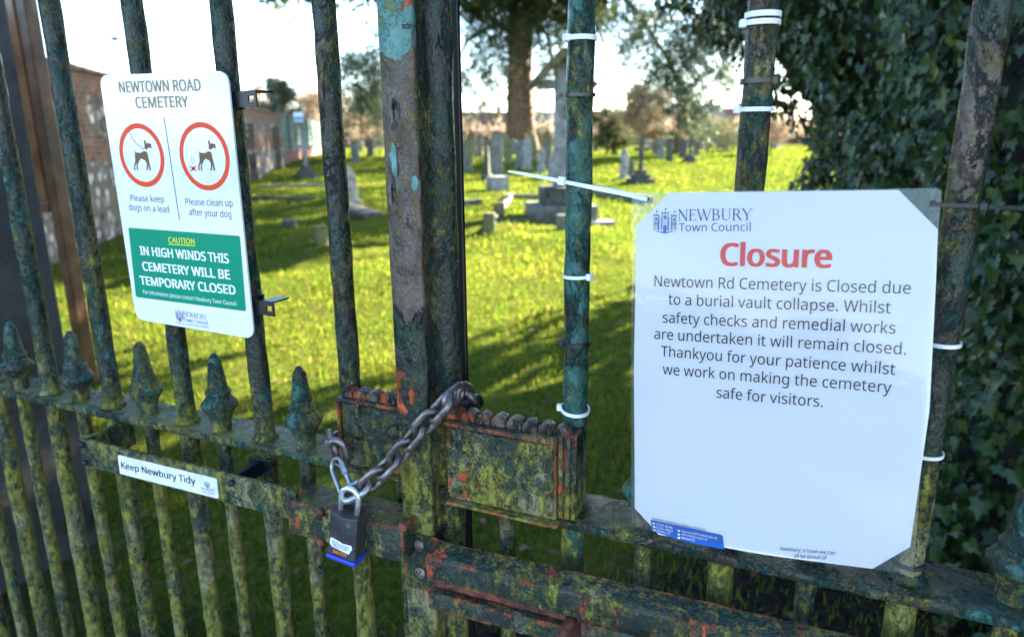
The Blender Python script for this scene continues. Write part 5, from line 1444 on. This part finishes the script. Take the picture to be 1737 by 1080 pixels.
# ------------------------------------------------------------------ cable ties
tie_w = plain('nylon_white', (0.72, 0.72, 0.69), 0.35, var=0.08, scale=60)
tie_b = plain('nylon_black', (0.014, 0.013, 0.014), 0.4)
tie_br = plain('nylon_brown', (0.055, 0.042, 0.034), 0.4)
def band(bm, c, r, wdt, th, tilt=(0, 0), seg=28):
    rings = []
    for k in range(seg):
        a = 2 * math.pi * k / seg; dz = tilt[0] * math.cos(a) * r + tilt[1] * math.sin(a) * r
        rings.append([bm.verts.new((c[0] + rr * math.cos(a), c[1] + rr * math.sin(a), c[2] + dz + zz)) for rr, zz in ((r, -wdt / 2), (r + th, -wdt / 2), (r + th, wdt / 2), (r, wdt / 2))])
    for k in range(seg):
        A, B = rings[k], rings[(k + 1) % seg]
        for i in range(4):
            j = (i + 1) % 4; bm.faces.new((A[i], B[i], B[j], A[j]))
    bmesh.ops.recalc_face_normals(bm, faces=list(bm.faces))
def tie(x, px, py, mat, label, head=None, wdt=0.0036, tilt=(0, 0), tail=None, r=RB + .0007):
    z = aty(px, py, -r)[2]; bm = bmesh.new(); band(bm, (x, 0, z), r, wdt, .0012, tilt)
    if head is not None:
        a = R_(head); c = Vector((x + (r + .002) * math.cos(a), (r + .002) * math.sin(a), z + (tilt[0] * math.cos(a) + tilt[1] * math.sin(a)) * r))
        box(bm, -.0022, .0026, -.0032, .0032, -.0030, .0030, .0006, M=Matrix.Translation(c) @ Matrix.Rotation(a, 4, 'Z'))
        if tail: box(bm, .0026, tail, -.0006, .0006, -.0016, .0016, M=Matrix.Translation(c) @ Matrix.Rotation(a, 4, 'Z'))
    return tag(obj('cable_tie', bm, mat), label, 'cable tie')
E_, F_, G_ = RBx[0], RBx[1], RBx[2]
tie(E_, 985, 62, tie_w, 'white cable tie high on the green bar nearest the centre, above the brown one', head=-130, wdt=.0040)
tie(E_, 984, 160, tie_br, 'dark brown cable tie on the teal bar, level with the timber hood', wdt=.0030)
tie(E_, 979, 472, tie_w, 'white cable tie with knob on its right, halfway down the green bar', head=-20, tilt=(.03, 0), wdt=.0030)
tie(E_, 974, 587, tie_b, 'black cable tie with block on its left, lower on the teal bar', head=-160, wdt=.0038)
tie(E_, 972, 702, tie_w, 'white cable tie sagging just above the right lock case', head=-165, wdt=.0034, tilt=(-.10, .12), r=RB + .0014)
tie(F_, 1296, 22, tie_w, 'topmost white cable tie on the bar above the notice', wdt=.0040)
tie(F_, 1293, 36, tie_w, 'second white cable tie with head, just under the topmost one above the notice', head=-160, wdt=.0038)
tie(F_, 1289, 136, tie_br, 'brown cable tie on the bar above the notice, between white ones', head=-20, wdt=.0036)
tie(F_, 1285, 185, tie_w, 'lowest white cable tie on the bar above the notice', head=-160, wdt=.0034)
tie(G_, 1604, 588, tie_w, 'white cable tie on the bar right of the notice, level with its text', wdt=.0030)
tie(G_, 1580, 778, tie_w, 'white cable tie on the bar right of the notice, below its text', wdt=.0026)
tie(G_, 1545, 962, tie_b, 'black cable tie at the foot of the bar right of the notice', wdt=.0034, tilt=(.03, .10), tail=.03, head=-15, r=RB + .0012)
def strap(bm, pts, wdt, th):
    pts = [Vector(p) for p in pts]; rings = []
    ws = wdt if hasattr(wdt, '__len__') else [wdt] * len(pts)
    for i, p in enumerate(pts):
        t = (pts[min(i + 1, len(pts) - 1)] - pts[max(0, i - 1)]).normalized()
        up = Vector((0, 0, 1)); up = (up - t * up.dot(t)).normalized(); n = t.cross(up)
        a, b = up * ws[i] / 2, n * th / 2
        rings.append([bm.verts.new(p + a + b), bm.verts.new(p + a - b), bm.verts.new(p - a - b), bm.verts.new(p - a + b)])
    for A, B in zip(rings, rings[1:]):
        for k in range(4):
            l = (k + 1) % 4; bm.faces.new((A[k], A[l], B[l], B[k]))
    bm.faces.new(rings[0][::-1]); bm.faces.new(rings[-1]); bmesh.ops.recalc_face_normals(bm, faces=list(bm.faces))
bm = bmesh.new()
strap(bm, [aty(862, 290.5, -.040), aty(880, 293.5, -.036), aty(920, 301, -.026), aty(955, 308, -.0175), aty(985, 314, -.0150), aty(1030, 323, -.0170), aty(1070, 331, -.021), aty(1098, 338, -.0225)], [.0016, .0026, .0031, .0033, .0034, .0036, .0038, .0036], .0011)
strap(bm, [aty(1098, 337, -.0175), aty(1050, 326, -.010), aty(1012, 318, .008), aty(985, 313, .0155), aty(958, 308, .006), aty(953, 307, -.012)], .0040, .0011)
c = Vector(aty(953, 307, -.0185)); box(bm, -.0032, .0032, -.0028, .0032, -.0036, .0036, .0007, M=Matrix.Translation(c) @ Matrix.Rotation(R_(8), 4, 'Y'))
tag(obj('cable_tie', bm, tie_w), 'long white cable tie with pointed tail, holding the notice by its top left corner', 'cable tie')
bm = bmesh.new()
strap(bm, [aty(1579, 346, -.0205), aty(1600, 347.5, -.0200), aty(1630, 348.5, -.0150), aty(1655, 349, -.0142), aty(1672, 350, -.0160), aty(1700, 351.5, -.024), aty(1740, 353.5, -.034), aty(1800, 357, -.048)], .0028, .0011)
strap(bm, [aty(1586, 346, -.0155), aty(1615, 347, .004), aty(1650, 349, .0145), aty(1685, 350.5, .006), aty(1674, 350, -.0135)], .0028, .0011)
c = Vector(aty(1668, 350, -.0168)); box(bm, -.0026, .0026, -.0025, .0025, -.0027, .0027, .0006, M=Matrix.Translation(c))
tag(obj('cable_tie', bm, tie_b), 'black cable tie with long tail, holding the notice by its top right corner', 'cable tie')
